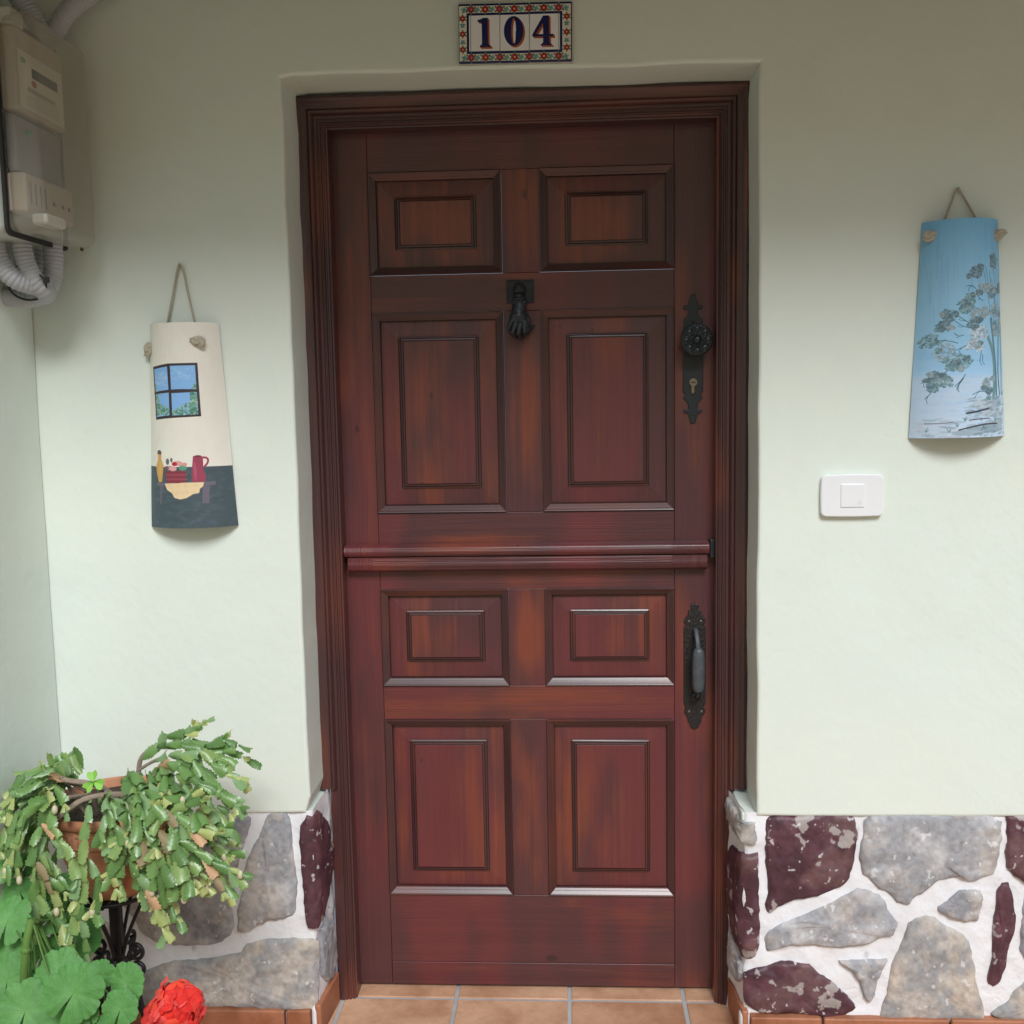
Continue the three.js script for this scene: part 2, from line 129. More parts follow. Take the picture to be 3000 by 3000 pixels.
function wood(x, y, raw) {
  const h = isRail(x, y), inPanel = Math.abs(x) > 0.04 && Math.abs(x) < 0.331 && !h;
  const board = h ? Math.floor(y * 5) * 3 : (Math.abs(x) < 0.041 ? 11 : inPanel ? (x > 0 ? 23 : 29) + (y > 1.6 ? 3 : y > 1 ? 2 : y > 0.7 ? 1 : 0) : x > 0 ? 41 : 47);
  let a = h ? y : x, b = h ? x : y;
  let kd = 0; for (const [kx, ky, kr] of knots) { const q = Math.hypot((x - kx) * (h ? 0.6 : 1), (y - ky) * (h ? 1 : 0.6)); a += 0.004 * Math.exp(-((q / kr / 2) ** 2)) * Math.sign(h ? y - ky : x - kx); kd = Math.max(kd, ss(kr * 0.9, kr * 0.3, q)); }
  const wob = a + 0.006 * (fbm(a * 8 + board, b * 2.5, 2) - 0.5) * 2;
  const g1 = fbm(wob * 130 + board * 7.7, b * 2.2, 3), g2 = fbm(wob * 900 + board, b * 7, 2), ring = 0.5 + 0.5 * Math.sin((wob * 90 + 5 * fbm(wob * 12 + board, b * 1.6, 3)) * 6.28);
  if (raw) return 0.5 + (g2 - 0.5) * 0.8 + (g1 - 0.5) * 0.5 - kd * 0.15;
  let bias = 0; for (const [cx, cy, rx, ry, am] of blobs) { const q = ((x - cx) / rx) ** 2 + ((y - cy) / ry) ** 2; if (q < 6) bias += am * Math.exp(-q * 0.9); }
  const patch = fbm(a * 15 + board, b * 4.2 + board * 1.3, 4), red = fbm(x * 9 + 40, y * 3 + 3, 3);
  const t = ss(0.40, 0.82, patch * 0.78 + bias * 0.60 + (g1 - 0.5) * 0.16 + 0.04);
  let c = mix([0.074, 0.0185, 0.0225], [0.124, 0.0195, 0.0245], ss(0.42, 0.72, red));
  c = mix(c, [0.195, 0.039, 0.0185], t);
  const k = (0.87 + 0.26 * g1 + 0.20 * (g2 - 0.5)) * (1 - 0.07 * ring * t) * (1 - kd * 0.55);
  return c.map((q) => q * k);
}
const doorMap = colTex(1024, 2048, (u, v) => wood((u - 0.5) * 0.9, v * 2));
const doorBump = grayTex(1024, 2048, (u, v) => wood((u - 0.5) * 0.9, v * 2, true));
const leafUV = (g) => planarUV(g, (x, y, z) => [(x + z * 0.3) / 0.9 + 0.5, (y + z * 0.3) / 2]);
const varnish = { clearcoat: 0.75, clearcoatRoughness: 0.24 };
const doorWood = MP(0xffffff, 0.5, { map: doorMap, bumpMap: doorBump, bumpScale: 0.0006, ...varnish });
// moulding and frame timber: darker, straight grain along v
const frameMap = colTex(512, 1024, (u, v) => { const g = tfb(u, v, 70, 9, 4), f = fbm(u * 300, v * 20, 2), p = tfb(u, v, 9, 6, 3, 5); const c = mix([0.056, 0.0175, 0.0185], [0.125, 0.029, 0.0175], ss(0.48, 0.72, p)); return c.map((q) => q * (0.85 + 0.3 * g + 0.14 * (f - 0.5))); }, true);
const frameBump = grayTex(512, 512, (u, v) => 0.5 + (tfb(u, v, 70, 5, 3) - 0.5) * 0.7 + (tfb(u, v, 260, 12, 2) - 0.5) * 0.5, true);
const frameWood = MP(0xffffff, 0.48, { map: frameMap, bumpMap: frameBump, bumpScale: 0.0007, ...varnish });
const alongY = (g) => planarUV(g, (x, y, z) => [(x + z) * 2.2, y * 0.55]);
const alongX = (g) => planarUV(g, (x, y, z) => [(y + z) * 2.2, x * 0.55 + 0.3]);
// stones
const stoneMap = (a, b, c, paint, s0) => colTex(512, 512, (u, v) => { const n = fbm(u * 15 + s0, v * 15, 5), m = fbm(u * 60 + s0, v * 60 + 4, 5), q = fbm(u * 8 + s0 + 9, v * 8, 4); let k = mix(mix(a, b, ss(0.35, 0.7, n)), c, ss(0.55, 0.72, q) * 0.8).map((x) => x * (0.66 + 0.68 * m)); const w = ss(paint, paint + 0.03, fbm(u * 19 + s0 * 2, v * 19, 5)), w2 = ss(0.735, 0.765, fbm(u * 40 + s0 * 3, v * 40, 4)); k = mix(mix(k, [0.43, 0.39, 0.37], w * 0.8), [0.78, 0.78, 0.79], w2 * 0.6); return k; }, true);
const stoneBump = grayTex(512, 512, (u, v) => fbm(u * 16, v * 16, 6) * 0.7 + 0.3 * Math.abs(fbm(u * 20 + 3, v * 20, 3) - 0.5) * 2, true);
const sm = (map, rough = 0.8) => M(0xffffff, rough, { map, bumpMap: stoneBump, bumpScale: 0.006 });
const STONE = {
  grey: [sm(stoneMap([0.33, 0.335, 0.36], [0.49, 0.485, 0.495], [0.51, 0.47, 0.44], 0.72, 1)), sm(stoneMap([0.30, 0.305, 0.335], [0.46, 0.46, 0.475], [0.49, 0.45, 0.42], 0.72, 31))],
  tan: [sm(stoneMap([0.33, 0.33, 0.335], [0.50, 0.46, 0.42], [0.55, 0.48, 0.40], 0.72, 57))],
  maroon: [sm(stoneMap([0.072, 0.028, 0.040], [0.125, 0.050, 0.066], [0.15, 0.065, 0.075], 0.685, 83), 0.5), sm(stoneMap([0.068, 0.027, 0.040], [0.115, 0.046, 0.062], [0.16, 0.085, 0.09], 0.675, 97), 0.5)],
};
const terra = colTex(512, 512, (u, v) => { const n = tfb(u, v, 7, 7, 5), m = tfb(u, v, 60, 60, 3); return mix([0.45, 0.235, 0.130], [0.70, 0.43, 0.275], ss(0.28, 0.72, n)).map((x) => x * (0.84 + 0.32 * m)); }, true);
const terraBump = grayTex(256, 256, (u, v) => fbm(u * 30, v * 30, 4), true);
const floorTile = [0, 1, 2].map((k) => M(C(1 - k * 0.06, 1 - k * 0.09, 1 - k * 0.11), 0.55, { map: terra, bumpMap: terraBump, bumpScale: 0.001 }));
const skirtMat = M(C(0.62, 0.41, 0.34), 0.55, { map: terra, bumpMap: terraBump, bumpScale: 0.001 });
const grout = M(0xffffff, 0.9, { map: colTex(512, 512, (u, v) => { const n = tfb(u, v, 9, 9, 5), m = tfb(u, v, 40, 40, 3, 3); const k = (0.72 + 0.56 * n) * (0.85 + 0.3 * m); return [0.42 * k, 0.42 * k, 0.425 * k]; }, true), bumpMap: plasterBump, bumpScale: 0.002 });
const iron = M(C(0.026, 0.034, 0.042), 0.34, { metalness: 0.15 });
const hammered = M(C(0.030, 0.028, 0.029), 0.45, { metalness: 0.4, bumpMap: grayTex(256, 512, (u, v) => { let d = 1; const X = u * 9, Y = v * 40; for (let i = -1; i < 2; i++) for (let j = -1; j < 2; j++) { const a = Math.floor(X) + i, b = Math.floor(Y) + j; d = Math.min(d, Math.hypot(a + hash(a, b) - X, b + hash(b + 9, a) - Y)); } return d; }), bumpScale: 0.0012 });
const brassOld = M(C(0.30, 0.25, 0.19), 0.4, { metalness: 0.8 });
const rope = M(C(0.44, 0.40, 0.31), 0.95, { bumpMap: grayTex(64, 64, (u, v) => 0.5 + 0.5 * Math.sin((u * 3 + v) * 6.28), true), bumpScale: 0.0015 });

// ================================================================ ground, floor
const ground = part('ground', at(new THREE.PlaneGeometry(300, 300).rotateX(-Math.PI / 2), 0, -0.02, 0), M(C(0.44, 0.35, 0.24), 0.9, { bumpMap: terraBump, bumpScale: 0.002 }), scene); ground.userData.kind = 'structure';
const porch = part('porch_floor', box(-1.05, 2.3, -0.019, -0.003, -0.12, 1.6, 0.001, 1), grout, scene); porch.userData.kind = 'structure';
planarUV(porch.geometry, (x, y, z) => [x, z]);
{
  const xs = []; for (let k = -4; k < 8; k++) xs.push(-0.176 + k * 0.262);
  const zs = [-0.22, 0.045]; for (let k = 1; k < 7; k++) zs.push(0.045 + k * 0.262);
  for (let j = 0; j + 1 < zs.length; j++) for (let i = 0; i + 1 < xs.length; i++) {
    const inDoor = j === 0, x0 = Math.max(xs[i] + 0.0045, inDoor ? -0.42 : -0.998), x1 = Math.min(xs[i + 1] - 0.0045, inDoor ? 0.43 : 2.3), z0 = Math.max(zs[j] + 0.0045, -0.1), z1 = zs[j + 1] - 0.0045;
    if (x1 - x0 < 0.02) continue;
    const g = box(x0, x1, -0.009, 0.0, z0, z1, 0.003, 2); const ox = rnd() * 0.45 - x0 * 2, oz = rnd() * 0.45 - z0 * 2; planarUV(g, (x, y, z) => [x * 2 + ox, z * 2 + oz]);
    part('tile', g, floorTile[Math.floor(rnd() * 3)], porch);
  }
}
// the neighbour's wall across the lane, behind the viewer, closes off the low sky
{ const nb = thing('lane_wall', 'ochre rendered wall across the lane behind the viewer', 'wall');
  part('render', box(-14, 14, -0.02, 4.4, 6.4, 6.7, 0.01, 1), M(C(0.60, 0.48, 0.30), 0.9), nb);
  part('coping', box(-14.05, 14.05, 4.401, 4.50, 6.34, 6.76, 0.01, 1), M(C(0.40, 0.20, 0.12), 0.85), nb); }
// ================================================================ house wall
const wall = thing('house_wall', 'pale mint plastered house wall with irregular white-jointed stone base around the door', 'wall');
const OL = -0.462, OR = 0.479, OT = 2.018, PB = 0.5, ZW = 0.19;
{
  const j = (t, k) => (fbm(t * 9 + k, k * 3.1, 3) - 0.5) * 0.007;
  const pts = [[-1.2, PB], [-1.2, 2.75], [2.6, 2.75], [2.6, PB]];
  for (let x = 2.5; x > OR + 0.01; x -= 0.08) pts.push([x, PB + j(x, 3)]);
  for (let y = PB; y < OT; y += 0.04) pts.push([OR + 0.003 - 0.005 * (y - 0.5) / 1.5 + j(y, 1), y]);
  for (let x = OR; x > OL; x -= 0.04) pts.push([x, OT - 0.008 * (x - OL) + 0.006 + j(x, 2)]);
  for (let y = OT; y > PB; y -= 0.04) pts.push([OL + j(y, 7), y]);
  for (let x = OL - 0.01; x > -1.15; x -= 0.08) pts.push([x, PB + j(x, 5)]);
  const g = extr(pts, 0.33, 0.007, 3); g.translate(0, 0, ZW - 0.33); 
  part('plaster', g, plaster, wall);
}
function fold(side, xc, splay, s, y, off) { // unfold coordinate s: <0 on the wall face, >0 into the doorway
  const a = Math.min(1, Math.max(0, s / 0.012 * 0.5 + 0.5)), ang = a * Math.PI / 2, c = Math.cos(ang), q = Math.sin(ang);
  const x = s <= 0 ? xc + side * -s : xc - side * s * splay, z = s <= 0 ? 0.184 : 0.184 - s;
  return [x - side * off * q, y, z + off * c];
}
function plinth(side, xc, splay, far, name) {
  const w = far + 0.145;
  const g = grid(Math.round(w / 0.012), 42, (u, v) => { const s = -far + u * w, y = v * (PB + 0.006); return fold(side, xc, splay, s, y, (fbm(s * 22 + side * 9, y * 22, 4) - 0.5) * 0.012); }, (u, v) => [u * w * 1.3, v * 0.65]);
  if (side > 0) { g.index.array.reverse(); g.computeVertexNormals(); }
  const core = side < 0 ? box(-1.2, xc - 0.012, 0, PB - 0.004, -0.14, 0.172) : box(xc + 0.012, 2.6, 0, PB - 0.004, -0.14, 0.172);
  planarUV(core, (x, y) => [x, y]);
  const lip = side < 0 ? box(xc - 0.03, xc + 0.002, 0.484, 0.503, 0.05, 0.180, 0.005, 3) : box(xc - 0.006, xc + 0.03, 0.484, 0.503, 0.05, 0.180, 0.005, 3);
  planarUV(lip, (x, y, z) => [z, x]);
  part('ledge', lip, plaster, wall);
  return part('stone_plinth', [g, core], mortar, wall);
}
const plL = plinth(-1, -0.463, 0.06, 0.545, 'L'), plR = plinth(1, 0.459, 0.11, 1.3, 'R');
let stn = 0;
function stone(kind, poly, parent, side, xc, splay) { // poly in [s, y]
  const n = 72, ring = ringShape(poly, n); stn++;
  const smin = Math.min(...ring.map((p) => p[0])) - 0.02; let cx = 0, cy = 0; for (const p of ring) { cx += p[0] / n; cy += p[1] / n; }
  const sc = [1.07, 1.045, 1.015, 0.94, 0.74, 0.42], hz = [-0.008, 0.002, 0.0065, 0.009, 0.0105, 0.0112];
  const pos = [], uv = [], idx = [], ou = hash(stn, 3) * 0.35 + 0.02, ov = hash(stn, 8) * 0.15 + 0.02;
  const put = (s, y, h) => { const o = h + (h > 0 ? (fbm(s * 40 + stn * 5, y * 40, 4) - 0.5) * 0.012 * ss(0, 0.008, h) : 0); pos.push(...fold(side, xc, splay, s, y, o)); uv.push((s - smin) * 1.7 + ou, y * 1.6 + ov); };
  sc.forEach((k, r) => ring.forEach((p, i) => { const jt = 1 + (fbm(i * 0.45 + stn * 11, stn, 2) - 0.5) * 0.06 + (vn(i * 1.7, stn * 3) - 0.5) * 0.045; put(cx + (p[0] - cx) * k * jt, cy + (p[1] - cy) * k * jt, hz[r]); }));
  put(cx, cy, 0.0112);
  for (let r = 0; r + 1 < sc.length; r++) for (let i = 0; i < n; i++) { const a = r * n + i, b = r * n + (i + 1) % n; idx.push(a, b, b + n, a, b + n, a + n); }
  const last = (sc.length - 1) * n, ctr = sc.length * n; for (let i = 0; i < n; i++) idx.push(last + i, last + (i + 1) % n, ctr);
  // make the winding face outward
  let ar = 0; for (let i = 0; i < n; i++) { const p = ring[i], q = ring[(i + 1) % n]; ar += p[0] * q[1] - q[0] * p[1]; }
  if ((ar < 0) !== (side > 0)) idx.reverse();
  const g = fromTris(pos, uv); g.setIndex(idx); g.computeVertexNormals();
  const mats = STONE[kind];
  part('stone', g, mats[stn % mats.length], parent);
}
for (const [kind, p] of STONES) { const r = p[0][0] > 0, xc = r ? 0.459 : -0.463; stone(kind, p.map(([x, y]) => [r ? -(x - xc) : x - xc, y]), r ? plR : plL, r ? 1 : -1, xc, r ? 0.11 : 0.06); }
stone('maroon', [[-0.024, 0.409], [-0.027, 0.39], [-0.026, 0.334], [-0.03, 0.256], [-0.029, 0.221], [-0.022, 0.196], [0, 0.187], [0.05, 0.197], [0.102, 0.221], [0.125, 0.245], [0.12, 0.334], [0.096, 0.388], [0.05, 0.397], [0, 0.408]], plR, 1, 0.459, 0.11);
stone('tan', [[-0.018, 0.484], [-0.02, 0.453], [-0.019, 0.437], [0, 0.44], [0.05, 0.437], [0.07, 0.44], [0.124, 0.445], [0.124, 0.49], [0.05, 0.489]], plR, 1, 0.459, 0.11);
stone('grey', [[0.1, 0.206], [0.05, 0.185], [0.012, 0.16], [0.015, 0.13], [0.045, 0.105], [0.106, 0.112]], plR, 1, 0.459, 0.11);
stone('maroon', [[-0.006, 0.49], [-0.022, 0.472], [-0.024, 0.413], [-0.021, 0.361], [-0.02, 0.281], [-0.015, 0.249], [-0.005, 0.247], [0.03, 0.24], [0.06, 0.245], [0.09, 0.275], [0.112, 0.31], [0.13, 0.342], [0.122, 0.404], [0.085, 0.448], [0.045, 0.482]], plL, -1, -0.463, 0.06);
stone('grey', [[0.029, 0.214], [0.072, 0.22], [0.101, 0.234], [0.123, 0.168], [0.13, 0.108], [0.101, 0.078], [0.058, 0.086], [0.029, 0.119], [0.022, 0.168]], plL, -1, -0.463, 0.06);
// terracotta skirting
for (const [a, b] of [[-0.996, -0.80], [-0.795, -0.535], [-0.53, -0.478], [0.472, 0.62], [0.625, 0.885], [0.89, 1.15], [1.155, 1.5]]) { const g = box(a, b, 0.0, 0.058 + rr(0, 0.003), 0.178, 0.203, 0.004); const o = rnd() * 3; planarUV(g, (x, y) => [x * 2 + o, y * 2]); part('skirting_tile', g, skirtMat, wall); }
for (const s of [-1, 1]) { const g = box(-0.007, 0.007, 0.0, 0.072, 0.062, 0.2, 0.004); g.rotateY(s * 0.08); g.translate(s < 0 ? -0.445 : 0.445, 0, 0); planarUV(g, (x, y, z) => [z * 2, y * 2]); part('skirting_tile', g, skirtMat, wall); }
for (const s of [-1, 1]) part('joint_mortar', planarUV(box(-0.012, 0.010, 0.0, 0.066, 0.172, 0.199, 0.009, 4).translate(s < 0 ? -0.464 : 0.461, 0, 0), (x, y) => [x, y]), mortar, wall);
// side wall on the left
const side = thing('side_wall', 'pale mint plastered wall meeting the door wall at the left corner', 'wall');
{ const g = grid(24, 40, (u, v) => { const z = 0.192 + u * 1.1, y = v * 2.75; return [-1.0 + (fbm(z * 5 + 3, y * 5, 3) - 0.5) * 0.006, y, z]; }, (u, v) => [u * 1.1, v * 2.75]); g.index.array.reverse(); g.computeVertexNormals();
  const c = box(-1.25, -1.006, 0, 2.75, -0.14, 1.292, 0.006); planarUV(c, (x, y, z) => [z + x, y]); part('plaster', [g, c], plaster, side); }
// canopy roof over the door
const roof = thing('canopy_roof', 'timber-lined canopy roof above the doorway', 'roof');
{ const wd = M(C(0.20, 0.12, 0.075), 0.7, { map: null });
  part('slab', box(-1.25, 2.6, 2.52, 2.62, 0.192, 1.06, 0.004), M(C(0.36, 0.17, 0.10), 0.8), roof);
  for (let x = -1.24; x < 2.55; x += 0.128) part('plank', box(x, x + 0.122, 2.495, 2.515, 0.192, 1.055, 0.003, 1), wd, roof);
  part('edge_beam', box(-1.25, 2.6, 2.285, 2.494, 0.97, 1.06, 0.006), wd, roof); }

// ================================================================ door frame
const FX0 = -0.472, FX1 = 0.482, FT = 2.0175;
const frame = thing('door_frame', 'dark reddish-brown moulded timber frame around the half-split door', 'door frame');
{
  const casing = [[0, 0.02], [0, 0.064], [0.003, 0.0685], [0.008, 0.071], [0.013, 0.0685], [0.0155, 0.0645], [0.018, 0.0635], [0.027, 0.0635], [0.0285, 0.0655], [0.032, 0.0685], [0.0355, 0.0685], [0.0385, 0.0655], [0.04, 0.061], [0.04, 0.03]];
  const post = [[0.024, 0.0], [0.024, 0.0575], [0.046, 0.0575], [0.0475, 0.055], [0.0495, 0.055], [0.051, 0.057], [0.053, 0.057], [0.0545, 0.052], [0.057, 0.052], [0.0585, 0.0535], [0.061, 0.0515], [0.063, 0.046], [0.066, 0.045], [0.066, -0.05]];
  const post2 = post.map(([u, z]) => [Math.max(u, 0.024), z]);
  part('casing', alongY(mould(FX0, FX1, 0.508, FT, casing, 'L', true)), frameWood, frame);
  part('casing', alongX(mould(FX0, FX1, 0.508, FT, casing, 'T', true)), frameWood, frame);
  part('casing', alongY(mould(FX0, FX1, 0.510, FT, casing, 'R', true)), frameWood, frame);
  part('jamb', alongY(mould(FX0, FX1, 0.0, FT, post2, 'L', true)), frameWood, frame);
  part('head', alongX(mould(FX0, FX1, 0.0, FT, post2, 'T', true)), frameWood, frame);
  part('jamb', alongY(mould(FX0, FX1, 0.0, FT, post2, 'R', true)), frameWood, frame);
  for (const [x0, x1, y] of [[FX0 + 0.001, FX0 + 0.039, 0.509], [FX1 - 0.039, FX1 - 0.001, 0.511]]) part('casing_end', alongY(box(x0, x1, y - 0.001, y + 0.004, 0.02, 0.062, 0.001)), frameWood, frame);
  // outer edge strip seen against the plaster where the stain has worn to bare timber
  const bare = M(C(0.36, 0.17, 0.075), 0.6, { bumpMap: frameBump, bumpScale: 0.0006 });
  for (const [s, segs] of [[-1, [[1.18, 1.46], [0.55, 0.98], [1.62, 1.72]]], [1, [[0.78, 1.0], [1.05, 1.12], [0.52, 0.66], [1.25, 1.5], [1.6, 1.8]]]]) for (const [a, b] of segs) part('worn_edge', tube(Array.from({ length: 8 }, (_, i) => [(s < 0 ? FX0 + 0.0005 : FX1 - 0.0005) + rr(-0.0006, 0.0006), a + (b - a) * i / 7, 0.0645 + rr(-0.0008, 0.0008)]), 0.0016, 20, 5), bare, frame);
}
// ================================================================ door leaves
const upper = thing('upper_door_leaf', 'upper half of the stained red-brown panelled door with black hand knocker and knob', 'door');
const lower = thing('lower_door_leaf', 'lower half of the stained red-brown panelled door with black pull handle', 'door');
function leaf(root, rails, stileY) {
  for (const [x0, x1] of [[-0.425, -0.3312], [0.3312, 0.425]]) part('stile', leafUV(box(x0, x1, stileY[0], stileY[1], -0.04, 0, 0.0014)), doorWood, root);
  for (const [y0, y1, dz] of rails) part('rail', leafUV(box(-0.3308, 0.3308, y0, y1, -0.04, dz || 0, 0.0014)), doorWood, root);
}
leaf(upper, [[1.869, 1.97], [1.568, 1.649], [1.03, 1.125]], [1.03, 1.97]);
leaf(lower, [[0.952, 1.026], [0.6495, 0.728], [0.0635, 0.229], [0.008, 0.063, 0.0006]], [0.008, 1.026]);
for (const [root, y0, y1] of [[upper, 1.6494, 1.8686], [upper, 1.1254, 1.5676], [lower, 0.7284, 0.9516], [lower, 0.2294, 0.6491]]) {
  part('muntin', leafUV(box(-0.0402, 0.0408, y0, y1, -0.04, 0, 0.0012)), doorWood, root);
  for (const [x0, x1] of [[-0.331, -0.0404], [0.041, 0.331]]) {
    const outer = [[0, -0.002], [0.0003, 0.0040], [0.0016, 0.0054], [0.0036, 0.0050], [0.0042, 0.0036], [0.0078, 0.0014], [0.0112, -0.0008], [0.0115, -0.0020], [0.0138, -0.0035], [0.0158, -0.0048], [0.0162, -0.0062], [0.0164, -0.0160], [0.0182, -0.0160], [0.0184, -0.0131]];
    const inner = [[-0.0022, -0.0100], [-0.0018, -0.0150], [0.0002, -0.0150], [0.0004, -0.0074], [0.0038, -0.0054], [0.0041, -0.0098], [0.0054, -0.0098], [0.0057, -0.0048], [0.0090, -0.0028], [0.0093, -0.0062], [0.0105, -0.0062], [0.0107, -0.0036]];
    const ix0 = x0 + 0.0575, ix1 = x1 - 0.0565, iy0 = y0 + 0.0545, iy1 = y1 - 0.0505;
    const p = part('panel', leafUV(box(x0 + 0.004, x1 - 0.004, y0 + 0.004, y1 - 0.004, -0.03, -0.0165, 0.001)), doorWood, root);
    // sloping margin of the fielded panel
    const slope = [[0.0166, -0.0131], [0.0500, -0.0096]];
    const sx = (ix0 - x0) - 0.0022, sp = [[0.0184, -0.0131], [sx, -0.0100]];
    const ring = [];
    for (const s of 'LTRB') ring.push(mould(x0, x1, y0 + 0.0 , y1, sp, s));
    part('bevel', ring.map(leafUV), doorWood, p);
    for (const s of 'LTRB') part('moulding', (s === 'L' || s === 'R' ? alongY : alongX)(mould(x0, x1, y0, y1, outer, s)), frameWood, p);
    part('field', leafUV(box(ix0 + 0.0106, ix1 - 0.0106, iy0 + 0.0106, iy1 - 0.0106, -0.02, -0.0034, 0.0008)), doorWood, p);
    for (const s of 'LTRB') part('field_moulding', (s === 'L' || s === 'R' ? alongY : alongX)(mould(ix0, ix1, iy0, iy1, inner, s)), frameWood, p);
  }
}
{ // weather bar along the split
  const prof1 = [[0, 1.0295], [0.022, 1.0295], [0.029, 1.032], [0.0325, 1.037], [0.0335, 1.043], [0.032, 1.0495], [0.027, 1.0545], [0.02, 1.0565], [0, 1.0575]];
  const prof2 = [[0, 0.994], [0.013, 0.9945], [0.020, 0.997], [0.0255, 1.002], [0.0275, 1.009], [0.0265, 1.0155], [0.0248, 1.0205], [0.0238, 1.0245], [0.0245, 1.029], [0, 1.029]];
  const barWood = doorWood.clone(); barWood.clearcoat = 0.35; barWood.clearcoatRoughness = 0.2; barWood.bumpScale = 0.0016;
  const bar = (prof, x0, x1) => { const g = extr(prof, x1 - x0, 0.0015, 1); g.rotateY(-Math.PI / 2); g.translate(x1, 0, 0.0005); const gg = toCreasedNormals(g.index ? g.toNonIndexed() : g, 0.6); return leafUV(gg); };
  const b1 = part('weather_bar', bar(prof1, -0.4055, 0.4035), barWood, upper);
  part('lower_roll', bar(prof2, -0.3985, 0.3995), barWood, b1);
  for (const x of [-0.31, -0.075, 0.15, 0.335]) part('nail', new THREE.SphereGeometry(0.0028, 8, 6).translate(x, 1.019 + rr(-0.002, 0.002), 0.023), M(C(0.03, 0.02, 0.02), 0.6), b1);
  part('nail', new THREE.SphereGeometry(0.0024, 8, 6).translate(-0.016, 1.0535, 0.0285), M(C(0.03, 0.02, 0.02), 0.6), b1);
  part('latch_keep', box(0.4065, 0.4165, 1.022, 1.062, 0, 0.026, 0.002), iron, lower);
}
// ---- black lock plate with rosette knob
{
  const h = [[0, 60], [22, 62], [38, 85], [36, 115], [55, 140], [65, 180], [58, 228], [80, 212], [110, 208], [135, 225], [138, 245], [125, 268], [100, 275], [75, 262], [65, 274], [62, 310], [75, 360], [105, 395], [135, 415], [140, 440], [125, 460], [120, 480], [142, 505], [142, 1440], [115, 1445], [108, 1465], [120, 1490], [135, 1515], [128, 1535], [90, 1565], [68, 1610], [62, 1680], [80, 1690], [105, 1680], [128, 1690], [135, 1712], [120, 1735], [90, 1738], [70, 1725], [72, 1750], [62, 1790], [40, 1815], [45, 1850], [30, 1880], [0, 1886]];
  const k = 0.0001523, pts = h.map(([x, y]) => [0.3712 + x * k, 1.594 - (y - 60) * k]), full = pts.concat(h.slice(1, -1).reverse().map(([x, y]) => [0.3712 - x * k, 1.594 - (y - 60) * k]));
  const plate = part('lock_plate', planarUV(extr(full.reverse(), 0.004, 0.0012, 2).translate(0, 0, 0.0004), (x, y) => [x * 5, y * 5]), iron, upper);
  const knobP = [[0.0001, 0.004], [0.016, 0.004], [0.0165, 0.008], [0.011, 0.011], [0.010, 0.026], [0.013, 0.032], [0.026, 0.036], [0.033, 0.040], [0.0346, 0.044], [0.0335, 0.048], [0.030, 0.0495], [0.026, 0.0485], [0.016, 0.0505], [0.0001, 0.052]].map(([a, b]) => new THREE.Vector2(a, b));
  const kg = [new THREE.LatheGeometry(knobP, 48).rotateX(Math.PI / 2)];
  for (let i = 0; i < 8; i++) {
    const a = i * Math.PI / 4 + Math.PI / 2;
    // horseshoe-shaped petal rim and central rib
    const rim = []; for (let q = 0; q <= 12; q++) { const t = -2.2 + 4.4 * q / 12; rim.push([0.0235 + Math.cos(t) * 0.0066, Math.sin(t) * 0.0072, 0.0505]); }
    rim.unshift([0.0105, -0.0022, 0.052]); rim.push([0.0105, 0.0022, 0.052]);
    const petal = new THREE.SphereGeometry(1, 12, 8).scale(0.0078, 0.0072, 0.0048).translate(0.0232, 0, 0.0494);
    const rib = new THREE.SphereGeometry(1, 10, 6).scale(0.0055, 0.0014, 0.0022).translate(0.0155, 0, 0.0518);
    const leafy = new THREE.SphereGeometry(1, 8, 6).scale(0.0035, 0.0014, 0.0018).translate(0.0285, 0, 0.0495).rotateZ(Math.PI / 8);
    for (const g of [tube(rim, 0.0015, 34, 6), petal, rib, leafy]) kg.push(g.rotateZ(a));
  }
  for (let i = 0; i < 18; i++) kg.push(new THREE.SphereGeometry(0.0013, 6, 5).translate(0.0098, 0, 0.053).rotateZ(i * Math.PI / 9));
  kg.push(new THREE.SphereGeometry(1, 20, 12).scale(0.0085, 0.0085, 0.006).translate(0, 0, 0.0525));
  const knobMat = M(C(0.022, 0.029, 0.036), 0.26, { metalness: 0.15 });
  const kn = part('knob', kg, knobMat, plate); kn.position.set(0.3745, 1.4945, 0);
  const cy = [new THREE.CylinderGeometry(0.0085, 0.0085, 0.009, 24).rotateX(Math.PI / 2).translate(0.3712, 1.405, 0.006), box(0.3712 - 0.005, 0.3712 + 0.005, 1.3795, 1.404, 0.0015, 0.0105, 0.0045, 3)];
  const cl = part('lock_cylinder', cy, brassOld, plate);
  part('plug', [new THREE.TorusGeometry(0.0062, 0.0006, 6, 24).translate(0.3712, 1.405, 0.0107)], brassOld, plate);
  part('keyhole', box(0.3672, 0.3752, 1.4038, 1.4062, 0.009, 0.0109, 0.0004), M(C(0.006, 0.006, 0.006), 0.8), plate);
  for (const y of [1.536, 1.3355]) part('screw', [new THREE.SphereGeometry(1, 12, 8).scale(0.0032, 0.0032, 0.0018).translate(0.3712, y, 0.0045), box(0.3692, 0.3732, y - 0.0003, y + 0.0003, 0.0055, 0.0066, 0.0002)], iron, plate);
}
